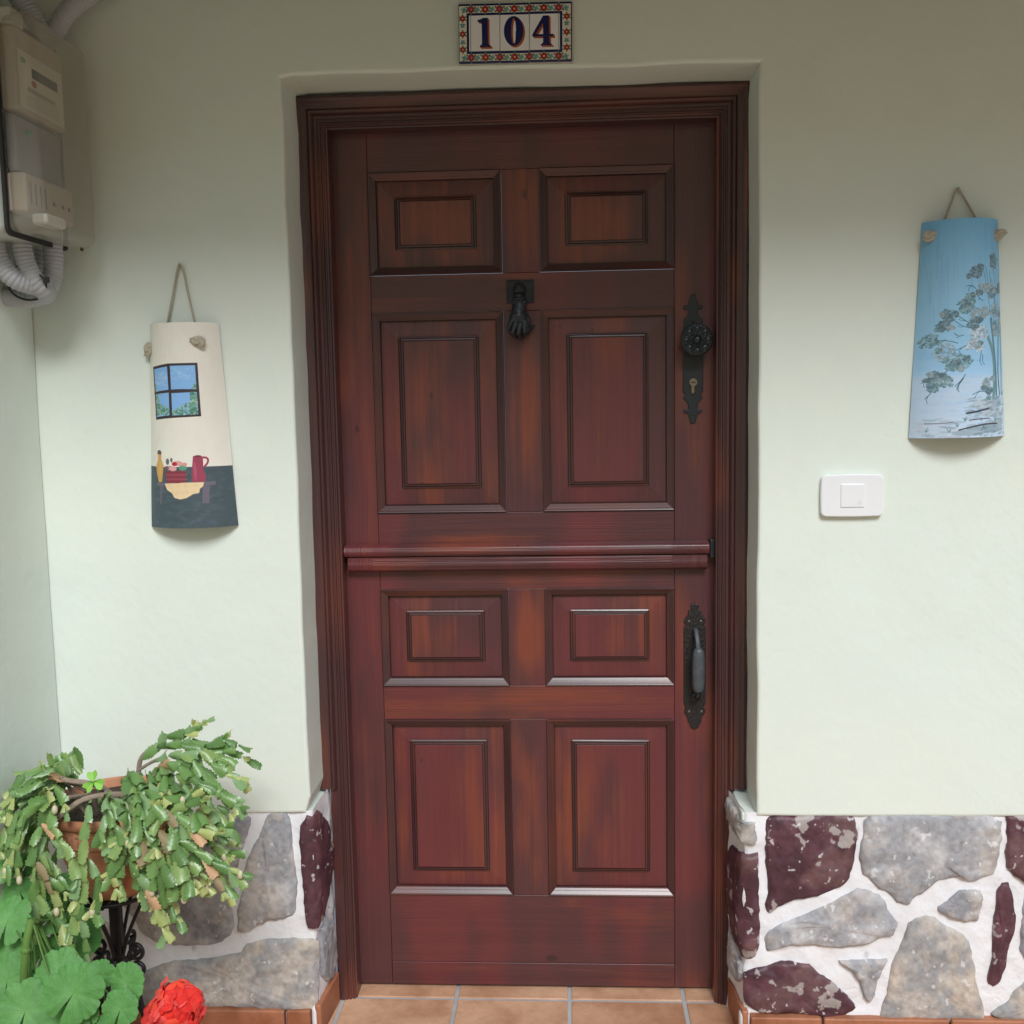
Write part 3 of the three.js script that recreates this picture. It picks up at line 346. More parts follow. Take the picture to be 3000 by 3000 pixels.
// ---- hand knocker
{
  const kp = part('knocker_plate', box(-0.0325, 0.0275, 1.5835, 1.6335, 0.0003, 0.0045, 0.0012), iron, upper);
  const bead = []; for (let i = 0; i < 12; i++) bead.push([-0.0285 + i * 0.0047, 1.6303]); for (let i = 0; i < 9; i++) { bead.push([-0.0295, 1.588 + i * 0.0047]); bead.push([0.0245, 1.588 + i * 0.0047]); }
  part('beading', bead.map(([x, y]) => new THREE.SphereGeometry(0.0016, 7, 5).translate(x, y, 0.0046)), iron, kp);
  part('plate_rim', [box(-0.0262, -0.0246, 1.588, 1.6268, 0.004, 0.0058, 0.0006), box(0.0196, 0.0212, 1.588, 1.6268, 0.004, 0.0058, 0.0006), box(-0.0262, 0.0212, 1.6258, 1.6274, 0.004, 0.0058, 0.0006)], iron, kp);
  const K = [[-0.0225, 1.5405, 0.033], [-0.0125, 1.537, 0.0385], [-0.0015, 1.536, 0.0395], [0.0085, 1.5395, 0.036]];
  const F = [[-0.0265, 1.527, 0.033], [-0.0185, 1.5195, 0.041], [-0.0065, 1.517, 0.0425], [0.0065, 1.520, 0.0385]];
  const T = [[-0.0195, 1.5125, 0.022], [-0.0115, 1.5075, 0.026], [-0.002, 1.5055, 0.027], [0.0055, 1.509, 0.025]];
  const hand = (p) => {
    let d = cap(p, [-0.004, 1.592, 0.022], [-0.004, 1.572, 0.024], 0.0125, 0.0125);
    d = smin(d, cap(p, [-0.004, 1.574, 0.024], [-0.0075, 1.553, 0.027], 0.0125, 0.0165), 0.01);
    d = smin(d, cap(p, [-0.013, 1.552, 0.028], [-0.0185, 1.5415, 0.029], 0.0115, 0.0085), 0.008);
    d = smin(d, cap(p, [0.0, 1.552, 0.029], [0.004, 1.5425, 0.031], 0.0115, 0.0085), 0.008);
    K.forEach((k, i) => { const f = Math.min(cap(p, k, F[i], 0.0056, 0.0050), cap(p, F[i], T[i], 0.0050, 0.0034)); d = smin(d, f, 0.0022); });
    const th = smin(cap(p, [0.006, 1.560, 0.026], [0.0145, 1.546, 0.026], 0.006, 0.005), cap(p, [0.0145, 1.546, 0.026], [0.0125, 1.5265, 0.025], 0.005, 0.0034), 0.003);
    return smin(d, th, 0.003);
  };
  const hm = part('hand', sdfMesh(hand, [-0.005, 1.55, 0.027], 0.056, 84), iron, kp, 'cast black hand with curled fingers');
  part('ball', sdfMesh((p) => smin(cap(p, [-0.002, 1.524, 0.02], [0.006, 1.525, 0.019], 0.0135, 0.0125), cap(p, [0.008, 1.5255, 0.019], [0.0275, 1.5335, 0.014], 0.0105, 0.0022), 0.006), [0.005, 1.527, 0.018], 0.032, 40), iron, kp);
  const cuff = []; for (let i = 0; i < 14; i++) { const a = i / 14 * 6.283; cuff.push(new THREE.SphereGeometry(1, 8, 6).scale(0.0038, 0.0055, 0.0038).translate(-0.004 + Math.cos(a) * 0.0138, 1.5835, 0.0225 + Math.sin(a) * 0.0125)); }
  cuff.push(new THREE.TorusGeometry(0.0135, 0.0026, 8, 28).rotateX(Math.PI / 2).translate(-0.004, 1.590, 0.0225));
  cuff.push(new THREE.TorusGeometry(0.0128, 0.0016, 8, 28).rotateX(Math.PI / 2).translate(-0.004, 1.5985, 0.0215));
  part('cuff', cuff, iron, kp);
  const dome = [new THREE.SphereGeometry(1, 24, 16).scale(0.0148, 0.0165, 0.017).translate(-0.004, 1.6105, 0.012)];
  for (const s of [-1, 1]) { dome.push(tube([[-0.004, 1.606, 0.0292], [-0.004 + s * 0.004, 1.6135, 0.0285], [-0.004 + s * 0.0055, 1.621, 0.0245]], 0.0012, 12, 6)); dome.push(tube([[-0.004 + s * 0.001, 1.607, 0.0292], [-0.004 + s * 0.008, 1.6125, 0.0262], [-0.004 + s * 0.0132, 1.608, 0.019]], 0.0011, 12, 6)); dome.push(new THREE.SphereGeometry(0.0028, 8, 6).translate(-0.004 + s * 0.0075, 1.606, 0.0265)); dome.push(tube([[-0.004 + s * 0.003, 1.6005, 0.0285], [-0.004 + s * 0.009, 1.5995, 0.0265], [-0.004 + s * 0.0135, 1.5985, 0.020]], 0.0012, 10, 6)); }
  dome.push(new THREE.SphereGeometry(1, 10, 8).scale(0.0052, 0.005, 0.004).translate(-0.004, 1.5965, 0.0335));
  part('sleeve', dome, iron, kp);
}
// ---- pull handle on the lower leaf
{
  const h = [[0, 218], [28, 222], [38, 240], [30, 258], [35, 275], [60, 285], [58, 300], [62, 320], [80, 345], [98, 375], [95, 395], [80, 410], [92, 428], [100, 440], [100, 1150], [92, 1170], [78, 1190], [95, 1215], [95, 1240], [75, 1270], [60, 1300], [62, 1330], [45, 1340], [38, 1375], [20, 1392], [0, 1397]];
  const k = 0.000244, f = (s) => ([x, y]) => [0.3757 + s * x * k, 0.915 - (y - 218) * k], full = h.map(f(1)).concat(h.slice(1, -1).reverse().map(f(-1)));
  const pl = part('pull_plate', planarUV(extr(full.reverse(), 0.004, 0.0012, 2).translate(0, 0, 0.0004), (x, y) => [(x - 0.35) / 0.05, (y - 0.62) / 0.3]), hammered, lower);
  for (const [x, y] of [[0.363, 0.875], [0.389, 0.875], [0.363, 0.668], [0.391, 0.668]]) part('screw', new THREE.SphereGeometry(1, 10, 8).scale(0.0034, 0.0034, 0.002).translate(x, y, 0.0045), M(C(0.16, 0.155, 0.15), 0.4, { metalness: 0.7 }), pl);
  const gm = M(C(0.088, 0.10, 0.112), 0.48, { metalness: 0.1, bumpMap: stoneBump, bumpScale: 0.0008, map: colTex(128, 256, (u, v) => { const n = fbm(u * 8, v * 20, 4); return mix([0.8, 0.82, 0.85], [2.2, 2.3, 2.4].map((x) => Math.min(1, x)), ss(0.62, 0.68, n)); }) });
  const prof = [[0.0001, 0.0], [0.007, 0.001], [0.0115, 0.006], [0.0135, 0.018], [0.0142, 0.05], [0.0138, 0.078], [0.012, 0.093], [0.008, 0.1005], [0.0001, 0.102]].map(([a, b]) => new THREE.Vector2(a, b));
  part('grip', new THREE.LatheGeometry(prof, 24).scale(1, 1, 0.8).translate(0.3795, 0.7215, 0.042), gm, pl);
  const strap = (pts, w, t) => grid(pts.length * 4, 8, (u, v) => { const c = new THREE.CatmullRomCurve3(pts.map((q) => new THREE.Vector3(...q))), p = c.getPoint(u), d = c.getTangent(u), a = v * 6.283, n = new THREE.Vector3(1, 0, 0), b = new THREE.Vector3().crossVectors(d, n).normalize(); return [p.x + Math.cos(a) * w, p.y + Math.sin(a) * t * b.y, p.z + Math.sin(a) * t * b.z]; });
  part('strap', strap([[0.3765, 0.857, 0.003], [0.3765, 0.858, 0.018], [0.377, 0.850, 0.027], [0.378, 0.836, 0.036], [0.379, 0.820, 0.041]], 0.0052, 0.0035), gm, pl);
  part('strap', strap([[0.3795, 0.725, 0.041], [0.379, 0.712, 0.036], [0.378, 0.704, 0.02], [0.3775, 0.702, 0.003]], 0.0055, 0.0045), iron, pl);
  part('boss', new THREE.SphereGeometry(1, 16, 10).scale(0.011, 0.011, 0.007).translate(0.3775, 0.702, 0.004), iron, pl);
}
// ================================================================ house number plaque
{
  const pq = thing('number_plaque', 'glazed ceramic house number 104 with floral border above the door', 'house number');
  const W = 1425, H = 750; // drawing units, left/top at the plaque's corner
  const tex = canvasTex(2048, 1078, (g) => {
    g.scale(2048 / W, 1078 / H);
    g.fillStyle = '#e9e2d3'; g.fillRect(0, 0, W, H);
    const navy = '#16235c';
    g.fillStyle = navy; g.fillRect(0, 0, W, 28); g.fillRect(0, H - 28, W, 28); g.fillRect(0, 0, 12, H); g.fillRect(W - 16, 0, 16, H);
    g.fillRect(105, 118, W - 228, H - 236); g.fillStyle = '#f1f3f6'; g.fillRect(135, 148, W - 288, H - 300);
    const flower = (x, y, r, col) => { g.fillStyle = '#4e8a6c'; for (let i = 0; i < 6; i++) { g.beginPath(); g.ellipse(x + Math.cos(i * 1.05 + 0.5) * r * 1.25, y + Math.sin(i * 1.05 + 0.5) * r * 1.1, r * 0.55, r * 0.28, i * 1.05 + 0.5, 0, 7); g.fill(); } g.strokeStyle = '#33231f'; g.lineWidth = 1.5; g.fillStyle = col; for (let i = 0; i < 6; i++) { g.beginPath(); g.arc(x + Math.cos(i * 1.047) * r * 0.58, y + Math.sin(i * 1.047) * r * 0.58, r * 0.46, 0, 7); g.fill(); g.stroke(); } g.beginPath(); g.arc(x, y, r * 0.6, 0, 7); g.fill(); g.fillStyle = '#f0dfa8'; g.beginPath(); g.arc(x, y, r * 0.27, 0, 7); g.fill(); g.stroke(); };
    const tulip = (x, y, r, a) => { g.save(); g.translate(x, y); g.rotate(a); g.fillStyle = '#5fa9b4'; g.strokeStyle = '#26413f'; g.lineWidth = 2; g.beginPath(); g.moveTo(0, r); g.bezierCurveTo(-r * 1.2, r * 0.6, -r * 0.9, -r * 0.4, -r * 0.8, -r); g.lineTo(-r * 0.25, -r * 0.3); g.lineTo(0, -r); g.lineTo(r * 0.25, -r * 0.3); g.lineTo(r * 0.8, -r); g.bezierCurveTo(r * 0.9, -r * 0.4, r * 1.2, r * 0.6, 0, r); g.fill(); g.stroke(); g.fillStyle = '#5a9575'; g.beginPath(); g.ellipse(-r * 0.9, r * 0.9, r * 0.75, r * 0.3, 0.5, 0, 7); g.fill(); g.beginPath(); g.ellipse(r * 0.9, r * 0.9, r * 0.75, r * 0.3, -0.5, 0, 7); g.fill(); g.fillStyle = '#efe0b4'; g.beginPath(); g.arc(0, r * 1.25, r * 0.3, 0, 7); g.fill(); g.stroke(); g.restore(); };
    const red = '#b42a2f', pink = '#b8284a';
    for (const y of [73, H - 73]) {
      for (const x of [160, 520, 890, 1255]) { flower(x, y, 42, pink); }
      for (const x of [340, 705, 1072]) flower(x, y, 42, red);
      for (const x of [245, 430, 612, 797, 980, 1165]) tulip(x, y, 26, Math.round(x / 90) % 2 ? 1.2 : -1.2);
      for (const x of [70, 1350]) tulip(x, y, 28, x < 700 ? -0.6 : 0.6);
    }
    for (const x of [55, W - 68]) { for (const y of [185, 380, 575]) flower(x, y, 34, red); for (const y of [280, 475]) tulip(x, y, 24, y > 300 ? 0 : 3.14); }
    // the three numerals: navy with a rust-coloured drop edge, drawn as fat serif shapes
    const one = (g) => { g.beginPath(); g.moveTo(242, 205); g.quadraticCurveTo(290, 195, 310, 180); g.lineTo(370, 180); g.lineTo(372, 490); g.quadraticCurveTo(375, 515, 408, 530); g.lineTo(408, 548); g.lineTo(268, 548); g.lineTo(268, 530); g.quadraticCurveTo(298, 515, 296, 490); g.lineTo(294, 250); g.quadraticCurveTo(285, 228, 250, 232); g.quadraticCurveTo(240, 225, 242, 205); g.closePath(); };
    const zero = (g) => { g.beginPath(); g.ellipse(694, 352, 122, 186, 0, 0, 7); g.moveTo(720, 352); g.ellipse(694, 352, 30, 160, 0, 0, 7, true); };
    const four = (g) => { g.beginPath(); g.moveTo(1062, 170); g.lineTo(1135, 170); g.lineTo(1137, 405); g.lineTo(1190, 400); g.lineTo(1190, 432); g.lineTo(1140, 432); g.lineTo(1140, 495); g.quadraticCurveTo(1145, 520, 1175, 532); g.lineTo(1175, 542); g.lineTo(1030, 542); g.lineTo(1030, 532); g.quadraticCurveTo(1058, 520, 1062, 495); g.lineTo(1062, 432); g.lineTo(930, 432); g.lineTo(928, 402); g.closePath(); g.moveTo(1060, 262); g.lineTo(972, 402); g.lineTo(1062, 402); g.closePath(); };
    for (const [dx, dy, c] of [[22, 22, '#b05a2c'], [15, 15, '#b05a2c'], [8, 8, '#b05a2c'], [0, 0, navy]]) for (const f of [one, zero, four]) { g.save(); g.translate(dx, dy); g.fillStyle = c; f(g); g.fill('evenodd'); g.restore(); }
  });
  const glaze = MP(0xffffff, 0.22, { map: tex, clearcoat: 0.4, clearcoatRoughness: 0.1 });
  const bed = M(C(0.62, 0.60, 0.54), 0.9, { bumpMap: plasterBump, bumpScale: 0.003 });
  const w = 0.2215, h = 0.1115, cuts = [0, 0.108, 0.366, 0.625, 0.883, 1];
  const loc = new THREE.Group(); 
  const place = (g) => { g.rotateZ(-0.012); g.translate(0.0048, 2.0842, 0); return g; };
  part('bedding', place(box(-w / 2 + 0.001, w / 2 + 0.002, -h / 2 - 0.0015, h / 2, 0.189, 0.1965, 0.002)), bed, pq);
  for (let i = 0; i < 5; i++) { const a = -w / 2 + cuts[i] * w, b = -w / 2 + cuts[i + 1] * w; const dz = rr(-0.0004, 0.0004), dy = rr(-0.0005, 0.0005); const g = box(a + 0.0005, b - 0.0005, -h / 2 + dy, h / 2 + dy, 0.192, 0.2005 + dz, 0.0014); planarUV(g, (x, y) => [(x + w / 2) / w, (y - dy + h / 2) / h]); part('tile', place(g), glaze, pq); }
}
// ================================================================ doorbell
{
  const db = thing('doorbell_push', 'white rectangular doorbell push beside the door', 'doorbell');
  const wp = MP(C(0.84, 0.86, 0.89), 0.3, { clearcoat: 0.3, clearcoatRoughness: 0.2 });
  const cx = 0.6652, cy = 1.1722, s = new THREE.Shape(), hw = 0.0615, hh = 0.0415, r = 0.012;
  s.moveTo(-hw, -hh + r); s.quadraticCurveTo(-hw - 0.0015, 0, -hw, hh - r); s.quadraticCurveTo(-hw, hh, -hw + r, hh + 0.0004); s.quadraticCurveTo(0, hh + 0.0022, hw - r, hh + 0.0004); s.quadraticCurveTo(hw, hh, hw, hh - r); s.quadraticCurveTo(hw + 0.0015, 0, hw, -hh + r); s.quadraticCurveTo(hw, -hh, hw - r, -hh - 0.0004); s.quadraticCurveTo(0, -hh - 0.0022, -hw + r, -hh - 0.0004); s.quadraticCurveTo(-hw, -hh, -hw, -hh + r);
  const hole = new THREE.Path(); const q = 0.0247; hole.moveTo(-q, -q); hole.lineTo(-q, q); hole.lineTo(q, q); hole.lineTo(q, -q); hole.closePath(); s.holes.push(hole);
  part('cover_plate', new THREE.ExtrudeGeometry(s, { depth: 0.0065, bevelEnabled: true, bevelSize: 0.0025, bevelThickness: 0.0025, bevelOffset: -0.0025, bevelSegments: 4, curveSegments: 10 }).translate(cx, cy, 0.1935), wp, db);
  part('back_box', box(cx - 0.05, cx + 0.05, cy - 0.034, cy + 0.034, 0.186, 0.1945, 0.002), wp, db);
  const b = part('button', box(cx - 0.0236, cx + 0.0236, cy - 0.0236, cy + 0.0236, 0.1955, 0.2045, 0.0018, 3).rotateX(0), wp, db);
  const bell = [[0.0085, -0.0168], [0.0105, -0.0165], [0.0112, -0.0125], [0.0135, -0.0105], [0.0158, -0.0125], [0.0165, -0.0165], [0.0185, -0.0168]].map(([x, y]) => [cx + x, cy + y, 0.2046]);
  part('bell_symbol', [tube(bell, 0.00028, 24, 5), tube([bell[0], [cx + 0.0135, cy - 0.0169, 0.2046], bell[6]], 0.00028, 6, 5), new THREE.SphereGeometry(0.0006, 6, 5).translate(cx + 0.0135, cy - 0.0182, 0.2046)], M(C(0.55, 0.56, 0.58), 0.5), b);
}
// ================================================================ painted roof tiles on ropes
function roofTile(o) { // o: cx, topY, botY, wt, wb, lean, depth
  const a = 1.05, { wt, wb, H, dep, th } = o;
  const f = (u, v, k) => { const w = (wt + (wb - wt) * v) / 2 - (k ? th * 0.25 : 0), t = (u * 2 - 1) * a, d = dep - (k ? th : 0); const wob = 0.0012 * Math.sin(v * 9 + u * 7); return [w * Math.sin(t) / Math.sin(a), -v * H, 0.002 + d * (Math.cos(t) - Math.cos(a)) / (1 - Math.cos(a)) + wob]; };
  const front = grid(28, 20, (u, v) => f(u, 1 - v, 0), (u, v) => [u, v]);
  const back = grid(28, 6, (u, v) => f(1 - u, 1 - v, 1));
  const edge = [grid(28, 1, (u, v) => f(u, 0, v ? 0 : 1)), grid(28, 1, (u, v) => f(u, 1, v ? 1 : 0)), grid(20, 1, (u, v) => f(0, u, v)), grid(20, 1, (u, v) => f(1, u, v ? 0 : 1))];
  for (const e of edge) { e.index.array.reverse(); e.computeVertexNormals(); }
  const M4 = new THREE.Matrix4().makeRotationZ(o.roll).setPosition(o.x, o.y, ZW + 0.001);
  const fin3 = (g) => g.applyMatrix4(M4);
  return { front: fin3(front), body: [fin3(back), ...edge.map(fin3)], pt: (u, v, off = 0) => { const p = f(u, v, 0); const q = new THREE.Vector3(p[0], p[1], p[2] + off).applyMatrix4(M4); return [q.x, q.y, q.z]; } };
}
function knot(p, ang, s) { const g = [new THREE.TorusKnotGeometry(0.0062 * s, 0.0042 * s, 48, 8, 2, 3).scale(1.25, 0.9, 0.8).rotateZ(ang)]; for (let i = 0; i < 5; i++) g.push(tube([[0.004, 0, 0], [0.010 * s, rr(-0.002, 0.002), 0.002], [0.0165 * s, rr(-0.005, 0.005), rr(-0.002, 0.003)]], 0.0015, 8, 5).rotateZ(ang)); return g.map((q) => q.translate(...p)); }
function hang(root, T, apex, hl, hr, kl, kr, al, ar) {
  part('rope', [tube([hl, [hl[0] + (apex[0] - hl[0]) * 0.5 - 0.001, (hl[1] + apex[1]) / 2, ZW + 0.008], [apex[0] - 0.004, apex[1] - 0.006, ZW + 0.006], [apex[0], apex[1], ZW + 0.007], [apex[0] + 0.004, apex[1] - 0.006, ZW + 0.006], [hr[0] + (apex[0] - hr[0]) * 0.5 + 0.001, (hr[1] + apex[1]) / 2, ZW + 0.008], hr], 0.0024, 60, 8)], rope, root);
  part('nail', new THREE.SphereGeometry(0.0035, 8, 6).translate(apex[0], apex[1] - 0.002, ZW + 0.007), rope, root);
  part('knot', knot(kl, al, 1), rope, root); part('knot', knot(kr, ar, 1), rope, root);
}
const lerp = (a, b, t) => a + (b - a) * t;
{
  const t1 = thing('painted_roof_tile', 'curved clay tile painted with a window and a table still life, hung on rope', 'wall ornament');
  const W = 700, H = 1400; const P = (a, b) => { const v = (b - 533) / 1292, xl = 168 + 4 * v, xr = 604 + 118 * v; let u = (a - xl) / (xr - xl); u = 0.5 + Math.asin(Math.max(-1, Math.min(1, (u - 0.5) * 2 * Math.sin(1.05)))) / 1.05 / 2; return [u * W, v * H]; };
  const tex = canvasTex(W, H, (g) => {
    g.fillStyle = '#e7e3d8'; g.fillRect(0, 0, W, H);
    const poly = (pts, c) => { g.fillStyle = c; g.beginPath(); pts.forEach((p, i) => { const q = P(...p); i ? g.lineTo(...q) : g.moveTo(...q); }); g.closePath(); g.fill(); };
    const dab = (a, b, rx, ry, c, al = 1, rot = 0) => { const q = P(a, b); g.globalAlpha = al; g.fillStyle = c; g.beginPath(); g.ellipse(q[0], q[1], rx * 1.2, ry * 1.08, rot, 0, 7); g.fill(); g.globalAlpha = 1; };
    for (let i = 0; i < 160; i++) dab(rr(165, 690), rr(535, 1430), rr(10, 50), rr(10, 70), rnd() > 0.5 ? '#efe8de' : '#ddd5c8', 0.10);
    poly([[165, 1430], [330, 1434], [690, 1436], [760, 1850], [150, 1850]], '#46555c');
    for (let i = 0; i < 260; i++) dab(rr(165, 720), rr(1460, 1830), rr(8, 34), rr(5, 16), ['#566a75', '#3b484f', '#5d7484', '#42525b'][i % 4], 0.22, rr(-0.6, 0.6));
    // window
    poly([[206, 803], [325, 785], [506, 785], [528, 1118], [370, 1122], [228, 1136]], '#3a3136');
    const pane = (pts) => poly(pts, '#86b7ea');
    pane([[215, 818], [318, 803], [327, 950], [224, 962]]); pane([[338, 800], [493, 799], [502, 948], [345, 950]]); pane([[226, 975], [329, 966], [334, 1108], [234, 1118]]); pane([[347, 970], [504, 966], [512, 1104], [354, 1110]]);
    for (let i = 0; i < 70; i++) dab(rr(225, 320), rr(840, 930), rr(6, 14), rr(4, 9), '#b9d3f2', 0.22);
    for (let i = 0; i < 60; i++) dab(rr(345, 490), rr(810, 890), rr(6, 16), rr(4, 9), '#a9ccf3', 0.22);
    const bush = (x0, x1, yf) => { for (let i = 0; i < 150; i++) { const x = rr(x0, x1), t = yf(x), y = rr(t, 1105); dab(x, y, rr(4, 9), rr(4, 8), ['#3f7a68', '#6fa08c', '#a9c4b8', '#4d8874', '#86ad9d'][Math.floor(rnd() * 5)], 0.7); } };
    bush(226, 262, (x) => 895 + (x - 226) * 4); bush(235, 330, (x) => 1025 + (x - 235) * 0.45); bush(356, 508, (x) => 1085 - (x - 356) * 0.55); bush(466, 498, (x) => 900 + (498 - x) * 2.4); bush(470, 506, () => 985);
    g.strokeStyle = '#3a3136'; g.lineWidth = 16; g.beginPath(); g.moveTo(...P(328, 790)); g.lineTo(...P(345, 1125)); g.stroke(); g.beginPath(); g.moveTo(...P(215, 970)); g.quadraticCurveTo(...P(360, 945), ...P(512, 958)); g.stroke();
    g.lineWidth = 13; g.beginPath(); [[212, 808], [328, 792], [500, 790], [520, 1112], [368, 1118], [232, 1128], [212, 808]].forEach((p, i) => i ? g.lineTo(...P(...p)) : g.moveTo(...P(...p))); g.stroke();
    // table, cloth, bottle, basket, jug
    poly([[232, 1535], [608, 1530], [606, 1552], [240, 1556]], '#6b6774'); poly([[258, 1556], [278, 1556], [272, 1672], [256, 1672]], '#63616f'); poly([[535, 1554], [575, 1554], [574, 1668], [535, 1668]], '#6a6473');
    poly([[296, 1540], [420, 1534], [543, 1534], [538, 1560], [520, 1575], [516, 1600], [480, 1608], [440, 1632], [400, 1641], [362, 1630], [345, 1600], [312, 1580]], '#e9cfa6');
    for (let i = 0; i < 40; i++) dab(rr(330, 510), rr(1545, 1610), rr(5, 15), rr(3, 8), '#d8bb90', 0.2);
    poly([[243, 1345], [272, 1345], [272, 1385], [289, 1430], [284, 1470], [275, 1530], [250, 1531], [234, 1470], [229, 1430], [245, 1385]], '#cfa15c'); dab(263, 1440, 8, 45, '#e0b97c', 0.5); poly([[240, 1333], [258, 1326], [272, 1336], [272, 1355], [240, 1353]], '#5a504c');
    poly([[302, 1460], [440, 1460], [430, 1532], [380, 1538], [312, 1532]], '#8c3b48'); g.lineWidth = 3; for (let r = 0; r < 5; r++) for (let c2 = 0; c2 < 10; c2++) dab(308 + c2 * 14 + (r % 2) * 6, 1470 + r * 14, 6, 3.5, r % 2 ? '#a95562' : '#75303c', 0.9);
    for (const [x, y, rx, ry, c] of [[330, 1440, 26, 14, '#c98c8e'], [385, 1412, 30, 16, '#d99a97'], [365, 1415, 17, 13, '#b3222f'], [355, 1445, 24, 15, '#e0a8a4'], [418, 1440, 24, 18, '#5c9a80'], [430, 1418, 14, 12, '#d79284'], [318, 1400, 12, 20, '#5f5f66'], [345, 1390, 8, 14, '#5f5f66'], [312, 1440, 14, 12, '#6b5a60']]) dab(x, y, rx, ry, c, 0.95);
    poly([[480, 1368], [510, 1362], [536, 1372], [540, 1460], [553, 1490], [553, 1530], [475, 1532], [472, 1470]], '#9c3f57'); dab(492, 1460, 9, 60, '#b96a80', 0.5); g.strokeStyle = '#9c3f57'; g.lineWidth = 14; g.beginPath(); g.moveTo(...P(534, 1378)); g.bezierCurveTo(...P(580, 1372), ...P(566, 1420), ...P(543, 1436)); g.stroke(); dab(508, 1368, 20, 6, '#6d2d3e', 0.9);
    g.strokeStyle = '#2b3338'; g.lineWidth = 3; g.beginPath(); g.moveTo(...P(590, 1640)); g.bezierCurveTo(...P(600, 1610), ...P(610, 1660), ...P(625, 1640)); g.lineTo(...P(652, 1632)); g.stroke();
  });
  const T = roofTile({ x: -0.6815, y: 1.541, roll: 0.002, wt: 0.143, wb: 0.184, H: 0.416, dep: 0.043, th: 0.012 });
  part('painted_face', T.front, M(0xffffff, 0.6, { map: tex, bumpMap: stoneBump, bumpScale: 0.0008 }), t1);
  part('tile_body', T.body, M(C(0.34, 0.31, 0.29), 0.85), t1);
  const kl = T.pt(0.02, 0.12, 0.006), kr = T.pt(0.74, 0.092, 0.007);
  hang(t1, T, [-0.683, 1.66], [-0.716, 1.536, ZW + 0.010], [-0.655, 1.536, ZW + 0.012], kl, kr, -2.0, 2.9);
}
